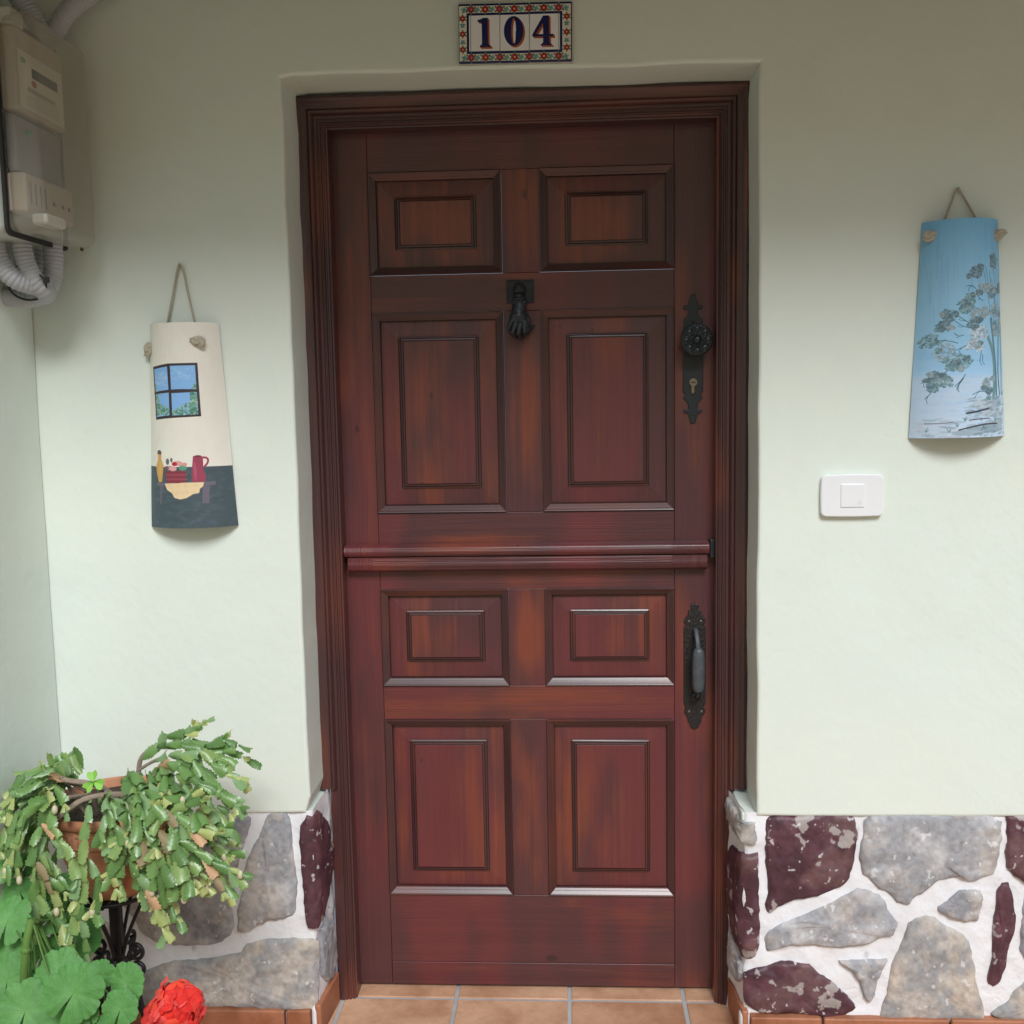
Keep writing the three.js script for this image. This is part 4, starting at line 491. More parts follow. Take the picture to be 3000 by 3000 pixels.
{
  const t2 = thing('painted_roof_tile', 'curved clay tile painted with blue snowy trees, hung on rope above the doorbell', 'wall ornament');
  const W = 760, H = 1700; const P = (a, b) => { const v = (b - 255) / 1110, xl = 638 - 75 * v, xr = 1027 + 27 * v; let u = (a - xl) / (xr - xl); u = 0.5 + Math.asin(Math.max(-1, Math.min(1, (u - 0.47) * 1.9 * Math.sin(1.05)))) / 1.05 / 2 - 0.0; return [u * W, v * H]; };
  const tex = canvasTex(W, H, (g) => {
    const gr = g.createLinearGradient(0, 0, 0, H); for (const [s, c] of [[0, '#74b3d9'], [0.3, '#8cc0e0'], [0.55, '#98c9ea'], [0.7, '#a5d0f2'], [0.73, '#bcd8f2'], [1, '#c2d8ee']]) gr.addColorStop(s, c); g.fillStyle = gr; g.fillRect(0, 0, W, H);
    const dab = (a, b, rx, ry, c, al = 1, rot = 0) => { const q = P(a, b); g.globalAlpha = al; g.fillStyle = c; g.beginPath(); g.ellipse(q[0], q[1], rx * 1.4, ry * 1.45, rot, 0, 7); g.fill(); g.globalAlpha = 1; };
    const line = (pts, w, c, al = 1) => { g.globalAlpha = al; g.strokeStyle = c; g.lineWidth = w * 1.5; g.lineCap = 'round'; g.beginPath(); const q = pts.map((p) => P(...p)); g.moveTo(...q[0]); for (let i = 1; i < q.length - 1; i++) g.quadraticCurveTo(q[i][0], q[i][1], (q[i][0] + q[i + 1][0]) / 2, (q[i][1] + q[i + 1][1]) / 2); g.lineTo(...q[q.length - 1]); g.stroke(); g.globalAlpha = 1; };
    for (let i = 0; i < 110; i++) { const x = rr(600, 1040), y = rr(250, 700); line([[x, y], [x + rr(-6, 6), y + rr(60, 220)]], rr(4, 16), rnd() > 0.5 ? '#4d90bf' : '#9dc4dd', 0.10); }
    for (let i = 0; i < 40; i++) dab(rr(570, 1040), rr(900, 1010), rr(20, 60), rr(8, 26), '#7fb8ea', 0.12);
    // snow field and rocks
    for (let i = 0; i < 120; i++) dab(rr(565, 900), rr(1050, 1260), rr(15, 50), rr(4, 12), rnd() > 0.4 ? '#bed3ec' : '#a7c6ea', 0.25);
    for (let i = 0; i < 60; i++) dab(rr(565, 760), rr(1265, 1365), rr(14, 44), rr(4, 9), ['#b9c7da', '#8ea1b4', '#cfd8e6'][i % 3], 0.4, rr(-0.1, 0.1));
    for (const [x, y, rx, ry, c] of [[930, 1200, 120, 45, '#a9bccb'], [900, 1190, 70, 35, '#bccbd8'], [990, 1190, 60, 35, '#9eb2c2'], [960, 1245, 110, 28, '#b2c0cd'], [930, 1320, 160, 36, '#8fa5b3'], [1000, 1290, 70, 30, '#9fb2bf'], [820, 1340, 110, 22, '#9aafbc']]) dab(x, y, rx * 0.72, ry * 0.72, c, 0.95);
    for (let i = 0; i < 150; i++) dab(rr(810, 1045), rr(1160, 1360), rr(6, 26), rr(3, 8), ['#b4c2cf', '#71899a', '#93a8b7', '#5b7483'][i % 4], 0.35, rr(-0.4, 0.2));
    line([[805, 1240], [860, 1232], [930, 1218]], 9, '#2f3038', 0.9); line([[820, 1275], [880, 1270], [935, 1268]], 6, '#4a4a52', 0.8); line([[765, 1325], [850, 1305], [935, 1295], [985, 1298]], 8, '#3a3a42', 0.9); line([[600, 1290], [680, 1290], [735, 1283]], 5, '#6b6c75', 0.7);
    // trunks
    for (const [pts, w, c] of [[[[965, 1160], [978, 1050], [965, 920], [930, 850]], 20, '#6f949f'], [[[985, 1150], [985, 1020], [972, 900], [950, 760]], 13, '#557f8c'], [[[1010, 1150], [998, 1060], [1005, 930], [1012, 760]], 10, '#3f6c7b'], [[[1025, 1145], [1028, 1000], [1033, 860], [1030, 700]], 12, '#6b919c'], [[[1000, 1160], [960, 1170]], 12, '#7d9fa9'], [[[1030, 1150], [1045, 1130]], 10, '#7d9fa9']]) line(pts, w, c);
    for (const [x, y] of [[900, 490], [958, 560], [930, 640], [955, 690], [972, 640], [1000, 660], [1012, 520], [940, 520], [918, 500], [968, 510]]) line([[x + 30, y + 130], [x + 14, y + 70], [x, y]], 3, '#2f5a6b');
    for (const [a, b, c2] of [[[870, 805], [800, 770], [755, 735]], [[850, 810], [790, 800], [750, 770]], [[760, 880], [700, 860], [655, 870]], [[790, 840], [765, 850], [745, 830]], [[845, 690], [800, 690], [755, 685]], [[860, 610], [838, 590], [808, 595]], [[900, 670], [880, 660], [865, 640]], [[905, 740], [885, 720], [865, 705]], [[720, 1010], [690, 1035], [660, 1050]], [[640, 1060], [610, 1065], [592, 1080]], [[632, 1130], [620, 1145], [604, 1162]], [[800, 1040], [775, 1075], [745, 1100]], [[790, 1060], [770, 1085], [755, 1108]], [[890, 920], [885, 950], [880, 975]], [[895, 940], [900, 955], [897, 972]], [[915, 1130], [880, 1125], [838, 1145]], [[812, 890], [780, 905], [755, 915]]]) { line([a, b, c2], 3.5, '#2d5e70'); line([b, [(b[0] + c2[0]) / 2 - 4, (b[1] + c2[1]) / 2 + 14], [c2[0] + 12, c2[1] + 22]], 2.5, '#2d5e70'); }
    // clumps of foliage
    const clumps = [[972, 468, 24, 34, 0], [860, 525, 34, 26, 0], [910, 600, 38, 20, 1], [962, 625, 28, 28, 0], [1018, 600, 16, 26, 0], [828, 660, 24, 24, 2], [812, 705, 34, 26, 2], [712, 742, 30, 32, 0], [690, 790, 28, 28, 0], [630, 865, 36, 38, 2], [905, 730, 30, 30, 1], [865, 768, 30, 14, 3], [985, 720, 32, 38, 1], [705, 930, 48, 44, 1], [880, 830, 46, 32, 4], [855, 890, 55, 28, 4], [780, 970, 52, 34, 2], [735, 1000, 40, 22, 2], [650, 1040, 26, 22, 0], [690, 1075, 44, 30, 2], [640, 1100, 24, 22, 2], [985, 810, 22, 40, 2], [920, 1090, 24, 22, 1], [935, 1130, 18, 14, 3], [1030, 800, 14, 44, 1]]; for (const [x, y] of clumps.slice()) for (let q = 0; q < 2; q++) clumps.push([x + rr(-46, 46), y + rr(-36, 36), rr(8, 20), rr(6, 14), Math.floor(rnd() * 3)]);
    for (const [x, y, rx, ry, c] of clumps) {
      const pal = [['#5b7886', '#8199a3', '#6e8995', '#4c6875'], ['#8da3ad', '#a9b8c0', '#6f8894', '#93aab5'], ['#5e8896', '#80a3ac', '#9bb5bb', '#4b7685'], ['#4b6573', '#667f8a', '#566f7c', '#788f99'], ['#c2cbd6', '#a2b1bf', '#dbe1ea', '#7d919e']][c];
      for (let i = 0; i < 170; i++) { const t = rnd() * 6.28, k = Math.sqrt(rnd()) * (0.75 + 0.6 * vn(t * 1.6 + x, y)); dab(x + Math.cos(t) * rx * k, y + Math.sin(t) * ry * k, rr(3, 9), rr(2, 6), pal[i % 4], 0.7, rr(-1.2, 0.4)); }
    }
    for (const [x, y] of [[797, 1280], [712, 1335], [755, 1310], [608, 1335], [890, 1330], [905, 1325], [975, 1285], [985, 795], [970, 790]]) for (let i = 0; i < 6; i++) line([[x, y], [x + rr(-14, 14), y - rr(10, 28)]], 2, '#4e7a83', 0.8);
  });
  const T = roofTile({ x: 0.8635, y: 1.704, roll: 0.012, wt: 0.144, wb: 0.186, H: 0.418, dep: 0.046, th: 0.012 });
  part('painted_face', T.front, M(0xffffff, 0.55, { map: tex, bumpMap: stoneBump, bumpScale: 0.0008 }), t2);
  part('tile_body', T.body, M(C(0.30, 0.36, 0.42), 0.85), t2);
  hang(t2, T, [0.8575, 1.767], [0.829, 1.698, ZW + 0.010], [0.897, 1.698, ZW + 0.010], T.pt(0.10, 0.068, 0.006), T.pt(0.93, 0.072, 0.006), 0.1, 0.4);
}
// ================================================================ electricity meter box on the side wall
const boxX = -0.899;
{
  const mb = thing('meter_box', 'electricity meter box with dusty clear cover on the side wall', 'meter box');
  const shell = M(C(0.50, 0.52, 0.47), 0.6), y0 = 1.688, y1 = 2.072, z0 = 0.232, z1 = 0.458;
  part('base', box(-0.997, boxX - 0.004, y0, y1, z0, z1, 0.016, 4), shell, mb);
  const rs = (x0, x1, a, b, c, d, r) => { const s = new THREE.Shape(); s.moveTo(c + r, a); s.lineTo(d - r, a); s.quadraticCurveTo(d, a, d, a + r); s.lineTo(d, b - r); s.quadraticCurveTo(d, b, d - r, b); s.lineTo(c + r, b); s.quadraticCurveTo(c, b, c, b - r); s.lineTo(c, a + r); s.quadraticCurveTo(c, a, c + r, a); return s; };
  const s = rs(0, 0, y0 - 0.003, y1 + 0.003, z0 - 0.003, z1 + 0.003, 0.02), hshape = rs(0, 0, y0 + 0.006, y1 - 0.006, z0 + 0.006, z1 - 0.006, 0.014); s.holes.push(new THREE.Path(hshape.getPoints(8)));
  part('gasket', new THREE.ExtrudeGeometry(s, { depth: 0.006, bevelEnabled: false, curveSegments: 8 }).applyMatrix4(new THREE.Matrix4().makeBasis(new THREE.Vector3(0, 0, 1), new THREE.Vector3(0, 1, 0), new THREE.Vector3(-1, 0, 0))).translate(boxX + 0.003, 0, 0), M(C(0.02, 0.02, 0.02), 0.7), mb);
  const clear = MP(C(0.84, 0.82, 0.76), 0.19, { transmission: 0.84, thickness: 0, ior: 1.45, bumpMap: plasterBump, bumpScale: 0.001 });
  const cov = rs(0, 0, y0, y1, z0, z1, 0.022);
  const cg = new RoundedBoxGeometry(0.064, y1 - y0, z1 - z0, 5, 0.022).translate(boxX + 0.035, (y0 + y1) / 2, (z0 + z1) / 2);
  part('clear_cover', cg, clear, mb);
  for (const lg of [box(boxX + 0.004, boxX + 0.03, y1 - 0.022, y1 + 0.006, z1 - 0.05, z1 - 0.004, 0.004), box(boxX + 0.04, boxX + 0.07, y0 + 0.016, y0 + 0.036, z1 - 0.085, z1 - 0.01, 0.006)]) part('cover_lug', lg, MP(C(0.8, 0.8, 0.74), 0.3, { transmission: 0.5, thickness: 0 }), mb);
  const beige = M(C(0.50, 0.42, 0.35), 0.6);
  const mt = part('meter', box(boxX - 0.003, boxX + 0.030, 1.905, 2.052, 0.265, 0.445, 0.008, 3), beige, mb);
  const label = canvasTex(512, 512, (g) => { g.fillStyle = '#dcd6c8'; g.fillRect(0, 0, 512, 512); g.fillStyle = '#2c302c'; g.fillRect(150, 110, 300, 90); g.fillStyle = '#6aa06c'; g.beginPath(); g.ellipse(60, 80, 30, 26, 0, 0, 7); g.fill(); g.fillStyle = '#b0584c'; g.beginPath(); g.ellipse(170, 250, 30, 30, 0, 0, 7); g.fill(); g.fillStyle = '#4d4a45'; for (let i = 0; i < 64; i++) g.fillRect(90 + i * 5, 300, 1 + (i * 7 % 4), 44); for (let r = 0; r < 7; r++) for (let i = 0; i < 14; i++) g.fillRect(80 + i * 27, 360 + r * 18, 12 + (i * 5 + r * 3) % 12, 5); });
  part('meter_label', grid(1, 1, (u, v) => [boxX + 0.0306, 1.912 + v * 0.10, 0.44 - u * 0.165]), M(0xffffff, 0.5, { map: label }), mt);
  part('seal_block', box(boxX - 0.003, boxX + 0.018, 1.80, 1.90, 0.27, 0.44, 0.006), M(C(0.26, 0.25, 0.27), 0.4), mb);
  const tc = part('terminal_cover', box(boxX - 0.003, boxX + 0.034, 1.727, 1.797, 0.262, 0.446, 0.006), beige, mb);
  for (let i = 0; i < 4; i++) part('slot', box(boxX + 0.033, boxX + 0.0346, 1.742, 1.782, 0.428 - i * 0.018, 0.432 - i * 0.018, 0.0005), M(C(0.15, 0.12, 0.10), 0.8), tc);
  for (const z of [0.345, 0.31, 0.285]) part('screw_hole', new THREE.CylinderGeometry(0.004, 0.004, 0.002, 12).rotateZ(Math.PI / 2).translate(boxX + 0.034, 1.757, z), M(C(0.03, 0.03, 0.03), 0.8), tc);
  part('seal', new THREE.SphereGeometry(0.006, 10, 8).translate(boxX + 0.022, 1.875, 0.40), M(C(0.05, 0.30, 0.16), 0.5), mb);
  part('foot_screw', new THREE.SphereGeometry(0.004, 8, 6).translate(-0.86, 1.6865, 0.25), M(C(0.09, 0.05, 0.03), 0.7), mb);
}
function corrugated(pts, r) {
  const c = new THREE.CatmullRomCurve3(pts.map((p) => new THREE.Vector3(...p))), L = c.getLength(), n = Math.round(L / 0.0013), fr = c.computeFrenetFrames(n);
  const pos = [], uv = [], idx = [], RS = 18;
  for (let i = 0; i <= n; i++) { const p = c.getPointAt(i / n), q = r * (0.90 + 0.10 * Math.min(1, 1.5 * Math.abs(Math.sin(i * 0.0013 / 0.0075 * Math.PI)))); for (let k = 0; k <= RS; k++) { const a = k / RS * 6.28318, N = fr.normals[i], B = fr.binormals[i]; pos.push(p.x + (N.x * Math.cos(a) + B.x * Math.sin(a)) * q, p.y + (N.y * Math.cos(a) + B.y * Math.sin(a)) * q, p.z + (N.z * Math.cos(a) + B.z * Math.sin(a)) * q); uv.push(k / RS, i / n); } }
  for (let i = 0; i < n; i++) for (let k = 0; k < RS; k++) { const a = i * (RS + 1) + k, b = a + 1, d = a + RS + 1; idx.push(a, b, d + 1, a, d + 1, d); }
  const g = fromTris(pos, uv); g.setIndex(idx); g.computeVertexNormals(); return g;
}
{
  const cm = M(C(0.44, 0.45, 0.48), 0.45);
  const put = (pts, label, r = 0.0192) => { const t = part('corrugated_conduit', corrugated(pts, r), cm, scene, label); t.name = numbered('corrugated_conduit'); t.userData.category = 'conduit'; t.userData.group = 'grey conduits at the meter box'; };
  put([[-0.971, 1.70, 0.37], [-0.970, 1.671, 0.37], [-0.962, 1.644, 0.367], [-0.944, 1.619, 0.355], [-0.922, 1.610, 0.33], [-0.912, 1.610, 0.30]], 'leftmost grey corrugated conduit curling under the meter box');
  put([[-0.934, 1.70, 0.345], [-0.932, 1.671, 0.345], [-0.928, 1.648, 0.343], [-0.917, 1.620, 0.338], [-0.908, 1.604, 0.325], [-0.912, 1.595, 0.305], [-0.945, 1.600, 0.29]], 'middle grey corrugated conduit below the meter box with cable tie');
  put([[-0.905, 1.70, 0.28], [-0.905, 1.671, 0.28], [-0.908, 1.637, 0.28], [-0.921, 1.604, 0.285], [-0.95, 1.590, 0.29], [-0.985, 1.592, 0.29], [-1.02, 1.597, 0.29]], 'rightmost grey corrugated conduit bending left under the meter box');
  put([[-0.953, 1.70, 0.262], [-0.953, 1.671, 0.262], [-0.957, 1.642, 0.26], [-0.975, 1.612, 0.25], [-1.02, 1.602, 0.245]], 'rear grey corrugated conduit half hidden behind the others', 0.017);
  put([[-0.925, 2.06, 0.30], [-0.905, 2.088, 0.275], [-0.925, 2.135, 0.275], [-0.955, 2.175, 0.29], [-0.985, 2.22, 0.32], [-1.01, 2.26, 0.36]], 'grey corrugated conduit rising left from the top of the meter box');
  put([[-0.925, 2.06, 0.255], [-0.885, 2.100, 0.255], [-0.862, 2.135, 0.25], [-0.825, 2.170, 0.235], [-0.775, 2.195, 0.225], [-0.70, 2.22, 0.21], [-0.62, 2.25, 0.18]], 'grey corrugated conduit sweeping right from the top of the meter box');
  const tie = part('cable_tie', [tube([[-0.905, 1.629, 0.345], [-0.893, 1.618, 0.343], [-0.896, 1.600, 0.335], [-0.915, 1.587, 0.32], [-0.945, 1.584, 0.318], [-0.966, 1.595, 0.325], [-0.968, 1.622, 0.345], [-0.945, 1.640, 0.355], [-0.92, 1.640, 0.352]], 0.0022, 60, 6, true), box(-0.895, -0.884, 1.612, 1.623, 0.34, 0.35, 0.002)], M(C(0.02, 0.025, 0.03), 0.5), scene, 'black plastic cable tie around the conduits'); tie.userData.category = 'cable tie';
}
// ================================================================ cactus in a terracotta bowl
const PX = -0.793, PZ = 0.40, PY = 0.615;
const pot = thing('potted_cactus', 'trailing green leaf cactus in a terracotta bowl on the iron stand', 'potted plant');
const potMat = M(C(0.80, 0.62, 0.55), 0.75, { map: terra, bumpMap: terraBump, bumpScale: 0.001 });
{
  const v2 = (a) => a.map(([x, y]) => new THREE.Vector2(x, y));
  const bowl = part('pot', new THREE.LatheGeometry(v2([[0.0001, -0.178], [0.058, -0.178], [0.064, -0.174], [0.082, -0.14], [0.098, -0.10], [0.108, -0.062], [0.110, -0.058], [0.113, -0.056], [0.116, -0.020], [0.117, -0.018], [0.124, -0.015], [0.1265, -0.006], [0.1255, 0.002], [0.120, 0.004], [0.114, 0.0], [0.110, -0.02], [0.100, -0.025], [0.0001, -0.022]]), 64).translate(PX, PY, PZ), potMat, pot);
  planarUV(bowl.geometry, (x, y, z) => [Math.atan2(x - PX, z - PZ) * 0.35, y * 3]);
  const br = []; for (let i = 0; i < 60; i++) { const a = i / 60 * 6.283; for (let k = 0; k < 2; k++) { const b = box(-0.0045, 0.0045, -0.0012, 0.0012, -0.001, 0.001, 0.0006, 1); b.rotateY(0); b.rotateZ(k ? Math.PI / 2 : 0); b.translate(0.0015 * k, -0.031 - k * 0.010 + (i % 2) * 0.005, 0.1155 + (k ? -0.0008 : 0)); b.rotateY(a); b.translate(PX, PY, PZ); br.push(b); } }
  part('woven_band', br, potMat, bowl);
  const soil = part('soil', grid(24, 24, (u, v) => { const r = u * 0.112, a = v * 6.2832; return [PX + r * Math.cos(a), PY - 0.014 + (fbm(r * Math.cos(a) * 90 + 9, r * Math.sin(a) * 90, 4) - 0.5) * 0.014, PZ + r * Math.sin(a)]; }), M(C(0.05, 0.035, 0.025), 0.95), pot);
  // cladode shapes
  const clad = [0, 1, 2, 3].map((k) => { const NL = 12, bend = [0.10, -0.06, 0.16, 0.02][k]; return grid(4, NL, (u, v) => {
    const s = u * 2 - 1, notch = 1 - [0.05, 0.26, 0.0, 0.20][Math.round(v * 12) % 4] * (v > 0.2 && v < 0.95 ? 1 : 0), w = (0.13 + 0.40 * Math.pow(Math.sin(Math.min(1, v * 0.80 + 0.02) * Math.PI * 0.84), 0.9)) * notch * (v > 0.97 ? 0.78 : 1);
    return [s * w * 0.5, v - (v > 0.97 ? 0.06 * (1 - Math.abs(s)) : 0), (1 - s * s) * 0.055 - s * s * 0.03 + bend * v * v + 0.05 * Math.sin(v * 5 + k) * s]; }); });
  const stems = M(C(0.33, 0.26, 0.20), 0.9, { bumpMap: stoneBump, bumpScale: 0.003 });
  const greens = [[0.145, 0.285, 0.075], [0.180, 0.33, 0.10], [0.225, 0.375, 0.16], [0.115, 0.235, 0.065], [0.25, 0.38, 0.12]].map((c) => MP(C(...c), 0.36, { transmission: 0.12, thickness: 0, clearcoat: 0.3, clearcoatRoughness: 0.35 }));
  const young = [[0.48, 0.54, 0.20], [0.41, 0.50, 0.18]].map((c) => MP(C(...c), 0.42, { transmission: 0.2, thickness: 0 }));
  const oldm = [[0.55, 0.34, 0.19], [0.27, 0.21, 0.11]].map((c) => MP(C(...c), 0.6, {}));
  const budm = M(C(0.62, 0.55, 0.38), 0.6);
  const segs = [], V = THREE.Vector3;
  const addSeg = (p, dir, len, nrm, mat, wid = 1) => { const y = dir.clone().normalize(), z = nrm.clone().sub(y.clone().multiplyScalar(nrm.dot(y))).normalize(), x = new V().crossVectors(y, z); const m = new THREE.Matrix4().makeBasis(x.multiplyScalar(len * wid), y.multiplyScalar(len), z.multiplyScalar(len)).setPosition(p); segs.push({ m, mat, g: clad[Math.floor(rnd() * 4)], z: p.z, y: p.y }); };
  const woody = [], tips = [];
  const grow = (pts, fill) => {
    const c = new THREE.CatmullRomCurve3(pts.map((q) => new V(...q))), L = c.getLength(), ctr = new V(PX, PY - 0.05, PZ);
    const startIn = Math.hypot(pts[0][0] - PX, pts[0][2] - PZ) < 0.1 && L > 0.12; const s0 = startIn ? Math.min(0.05, L * 0.22) : 0;
    if (startIn && !fill) { const q = []; for (let i = 0; i <= 8; i++) { const p = c.getPointAt(Math.min(1, (s0 + 0.015) / L) * i / 8); q.push([p.x, p.y, p.z]); } q.unshift([PX + (q[0][0] - PX) * 0.7, PY - 0.02, PZ + (q[0][2] - PZ) * 0.7]); woody.push(q); }
    for (let s = s0; s < L - 0.008;) {
      const len = Math.min(rr(0.031, 0.046), Math.max(0.018, L - s)), p = c.getPointAt(s / L), e = c.getPointAt(Math.min(1, (s + len) / L)), dir = e.clone().sub(p); dir.add(new V(rr(-0.15, 0.15), rr(-0.08, 0.08), rr(-0.15, 0.15)).multiplyScalar(len));
      const out = p.clone().sub(ctr); out.y = 0.25 * out.length(); out.normalize(); const n = new V(rr(-0.8, 0.8), rr(0.0, 0.9), 0.8).add(out.multiplyScalar(0.6));
      const tip = s + len > L - 0.012; let mat = greens[Math.floor(rnd() * 5)]; if (tip && rnd() < 0.42) mat = young[Math.floor(rnd() * 2)]; else if (rnd() < 0.035) mat = oldm[Math.floor(rnd() * 2)];
      addSeg(p, dir, len * (tip ? 0.95 : 1.06), n, mat, rr(0.85, 1.15));
      if (s > s0 && rnd() < 0.42) { const d2 = dir.clone().normalize().add(new V(rr(-0.9, 0.9), rr(-0.7, 0.1), rr(-0.2, 0.6))); addSeg(e, d2, rr(0.026, 0.038), n.clone().add(new V(rr(-0.6, 0.6), rr(-0.3, 0.5), 0)), rnd() < 0.22 ? young[0] : greens[Math.floor(rnd() * 5)], rr(0.85, 1.15)); }
      if (tip && rnd() < 0.4) for (const k of [-1, 1]) addSeg(e, dir.clone().normalize().add(new V(k * 0.5, -0.1, 0.3)), rr(0.014, 0.022), n, young[Math.floor(rnd() * 2)], 1.1);
      if (tip && !fill) tips.push(e);
      s += len * 0.94;
    }
  };
  for (const c of CHAINS) grow(c, false);
  for (const c of CHAINS) { const mx = c.reduce((a, p) => a + p[0], 0) / c.length; if (mx < -0.74 && mx > -0.85) continue; const j = [rr(-0.016, 0.016), rr(-0.014, 0.010), rr(-0.03, -0.008)]; grow(c.slice(c.length > 4 ? 1 : 0).map((p, i) => [Math.max(-0.98, p[0] + j[0] * Math.min(1, i)), p[1] + j[1] * Math.min(1, i), p[2] + j[2]]), true); }
  // side and rear growth that fills the crown
  for (let i = 0; i < 34; i++) { const a = rr(-2.2, 1.35), ca = Math.sin(a), sa = Math.cos(a), h = rr(0.0, 0.06), d = rr(0.03, 0.17) * (ca > 0.15 ? 1 : 0.7), r = rr(0.135, 0.165); if (ca > -0.75 && ca < 0.1 && sa > 0) continue; let zz = PZ + sa * r; if (zz < 0.24) zz = 0.24; const xx = Math.max(-0.975, PX + ca * r); grow([[PX + ca * 0.07, PY + 0.0, PZ + sa * 0.07], [PX + ca * 0.11, PY + 0.03 + h, PZ + sa * 0.11], [xx, PY + 0.01 + h * 0.5, zz], [xx, PY - d, zz + 0.01]], true); }
  segs.sort((a, b) => b.z - a.z);
  segs.slice(0, 296).forEach((s) => { const m = part('leaf_segment', s.g, s.mat, pot); m.applyMatrix4(s.m); });
  const rest = segs.slice(296).map((s) => { const g = s.g.clone().applyMatrix4(s.m), n = g.attributes.position.count, c = new Float32Array(n * 3); for (let i = 0; i < n; i++) s.mat.color.toArray(c, 3 * i); g.setAttribute('color', new THREE.BufferAttribute(c, 3)); return g; });
  if (rest.length) { const q = part('leaf_segments', rest, MP(0xffffff, 0.38, { vertexColors: true, transmission: 0.12, thickness: 0, clearcoat: 0.3, clearcoatRoughness: 0.35 }), pot); q.userData.kind = 'stuff'; }
  woody.forEach((q, i) => part('woody_stem', tube(q, 0.0032 + (i % 3) * 0.0007, 20, 7), stems, pot));
  // thick old stems arching over the soil
  for (const q of [[[-0.76, 0.60, 0.42], [-0.80, 0.655, 0.44], [-0.865, 0.675, 0.455], [-0.90, 0.692, 0.46]], [[-0.765, 0.60, 0.43], [-0.735, 0.65, 0.46], [-0.70, 0.655, 0.50], [-0.675, 0.62, 0.53], [-0.668, 0.585, 0.545]], [[-0.79, 0.605, 0.45], [-0.74, 0.645, 0.46], [-0.80, 0.655, 0.50], [-0.85, 0.625, 0.53]]]) part('woody_stem', tube(q, 0.0055, 28, 8), stems, pot);
  tips.filter((e, i) => i % 4 === 1 && e.z > 0.5).forEach((e) => part('bud', new THREE.SphereGeometry(1, 8, 8).scale(0.0055, 0.0085, 0.0055).translate(e.x, e.y - 0.004, e.z), budm, pot));
  // clover sprouting from the pot
  const cl = M(C(0.26, 0.55, 0.09), 0.6), cg = []; for (let k = 0; k < 3; k++) for (const s of [-1, 1]) { const g = grid(4, 4, (u, v) => { const r = v * 0.021, w = Math.sin(v * 2.3) * 0.0105; return [s * u * w + 0, r * (1 - 0.12 * (1 - u)), 0.004 * u + 0.001]; }); g.rotateZ(k * 2.09 + 0.25); g.rotateX(-0.35); g.translate(-0.797, 0.676, 0.47); cg.push(g); }
  part('clover', [...cg, tube([[-0.797, 0.676, 0.47], [-0.795, 0.64, 0.455], [-0.79, 0.60, 0.44]], 0.0009, 8, 5)], cl, pot, 'bright green three-leaved clover');
}
// ================================================================ wrought-iron plant stand
{
  const st = thing('plant_stand', 'black wrought-iron plant stand with scrolls under the cactus bowl', 'plant stand');
  const bk = M(C(0.012, 0.012, 0.014), 0.45, { metalness: 0.3 });
  const by = PY - 0.178;
  part('ring', new THREE.TorusGeometry(0.075, 0.0042, 8, 48).rotateX(Math.PI / 2).translate(PX - 0.008, by - 0.0045, PZ), bk, st);
  part('cross_bar', [box(PX - 0.083, PX + 0.067, by - 0.012, by - 0.006, PZ - 0.008, PZ + 0.008, 0.002), box(PX - 0.016, PX, by - 0.013, by - 0.007, PZ - 0.075, PZ + 0.075, 0.002)], bk, st);
  part('column', box(PX - 0.022, PX + 0.0, 0.06, by - 0.008, PZ - 0.009, PZ + 0.009, 0.003), bk, st);
  for (let k = 0; k < 4; k++) {
    const a = k * Math.PI / 2 + 0.2, T = (r, y) => [PX - 0.011 + Math.cos(a) * r, y, PZ + Math.sin(a) * r];
    part('brace', tube([T(0.068, by - 0.012), T(0.045, by - 0.055), T(0.022, by - 0.105), T(0.011, by - 0.14)], 0.0038, 20, 6), bk, st);
    const sp = (r0, y0, R0, dir) => { const q = []; for (let i = 0; i <= 26; i++) { const t = i / 26, an = -1.6 + t * 8.2 * dir, r = R0 * (1 - 0.72 * t); q.push(T(r0 + Math.cos(an) * r, y0 + Math.sin(an) * r)); } return q; };
    part('scroll', tube(sp(0.040, by - 0.128, 0.018, 1), 0.0042, 48, 6), bk, st);
    part('scroll', tube(sp(0.046, by - 0.166, 0.018, -1), 0.0042, 48, 6), bk, st);
    part('leg', tube([T(0.010, by - 0.15), T(0.035, by - 0.185), T(0.05, by - 0.26), T(0.085, by - 0.34), T(0.12, by - 0.42), T(0.135, 0.004)], 0.0055, 28, 7), bk, st);
  }
}
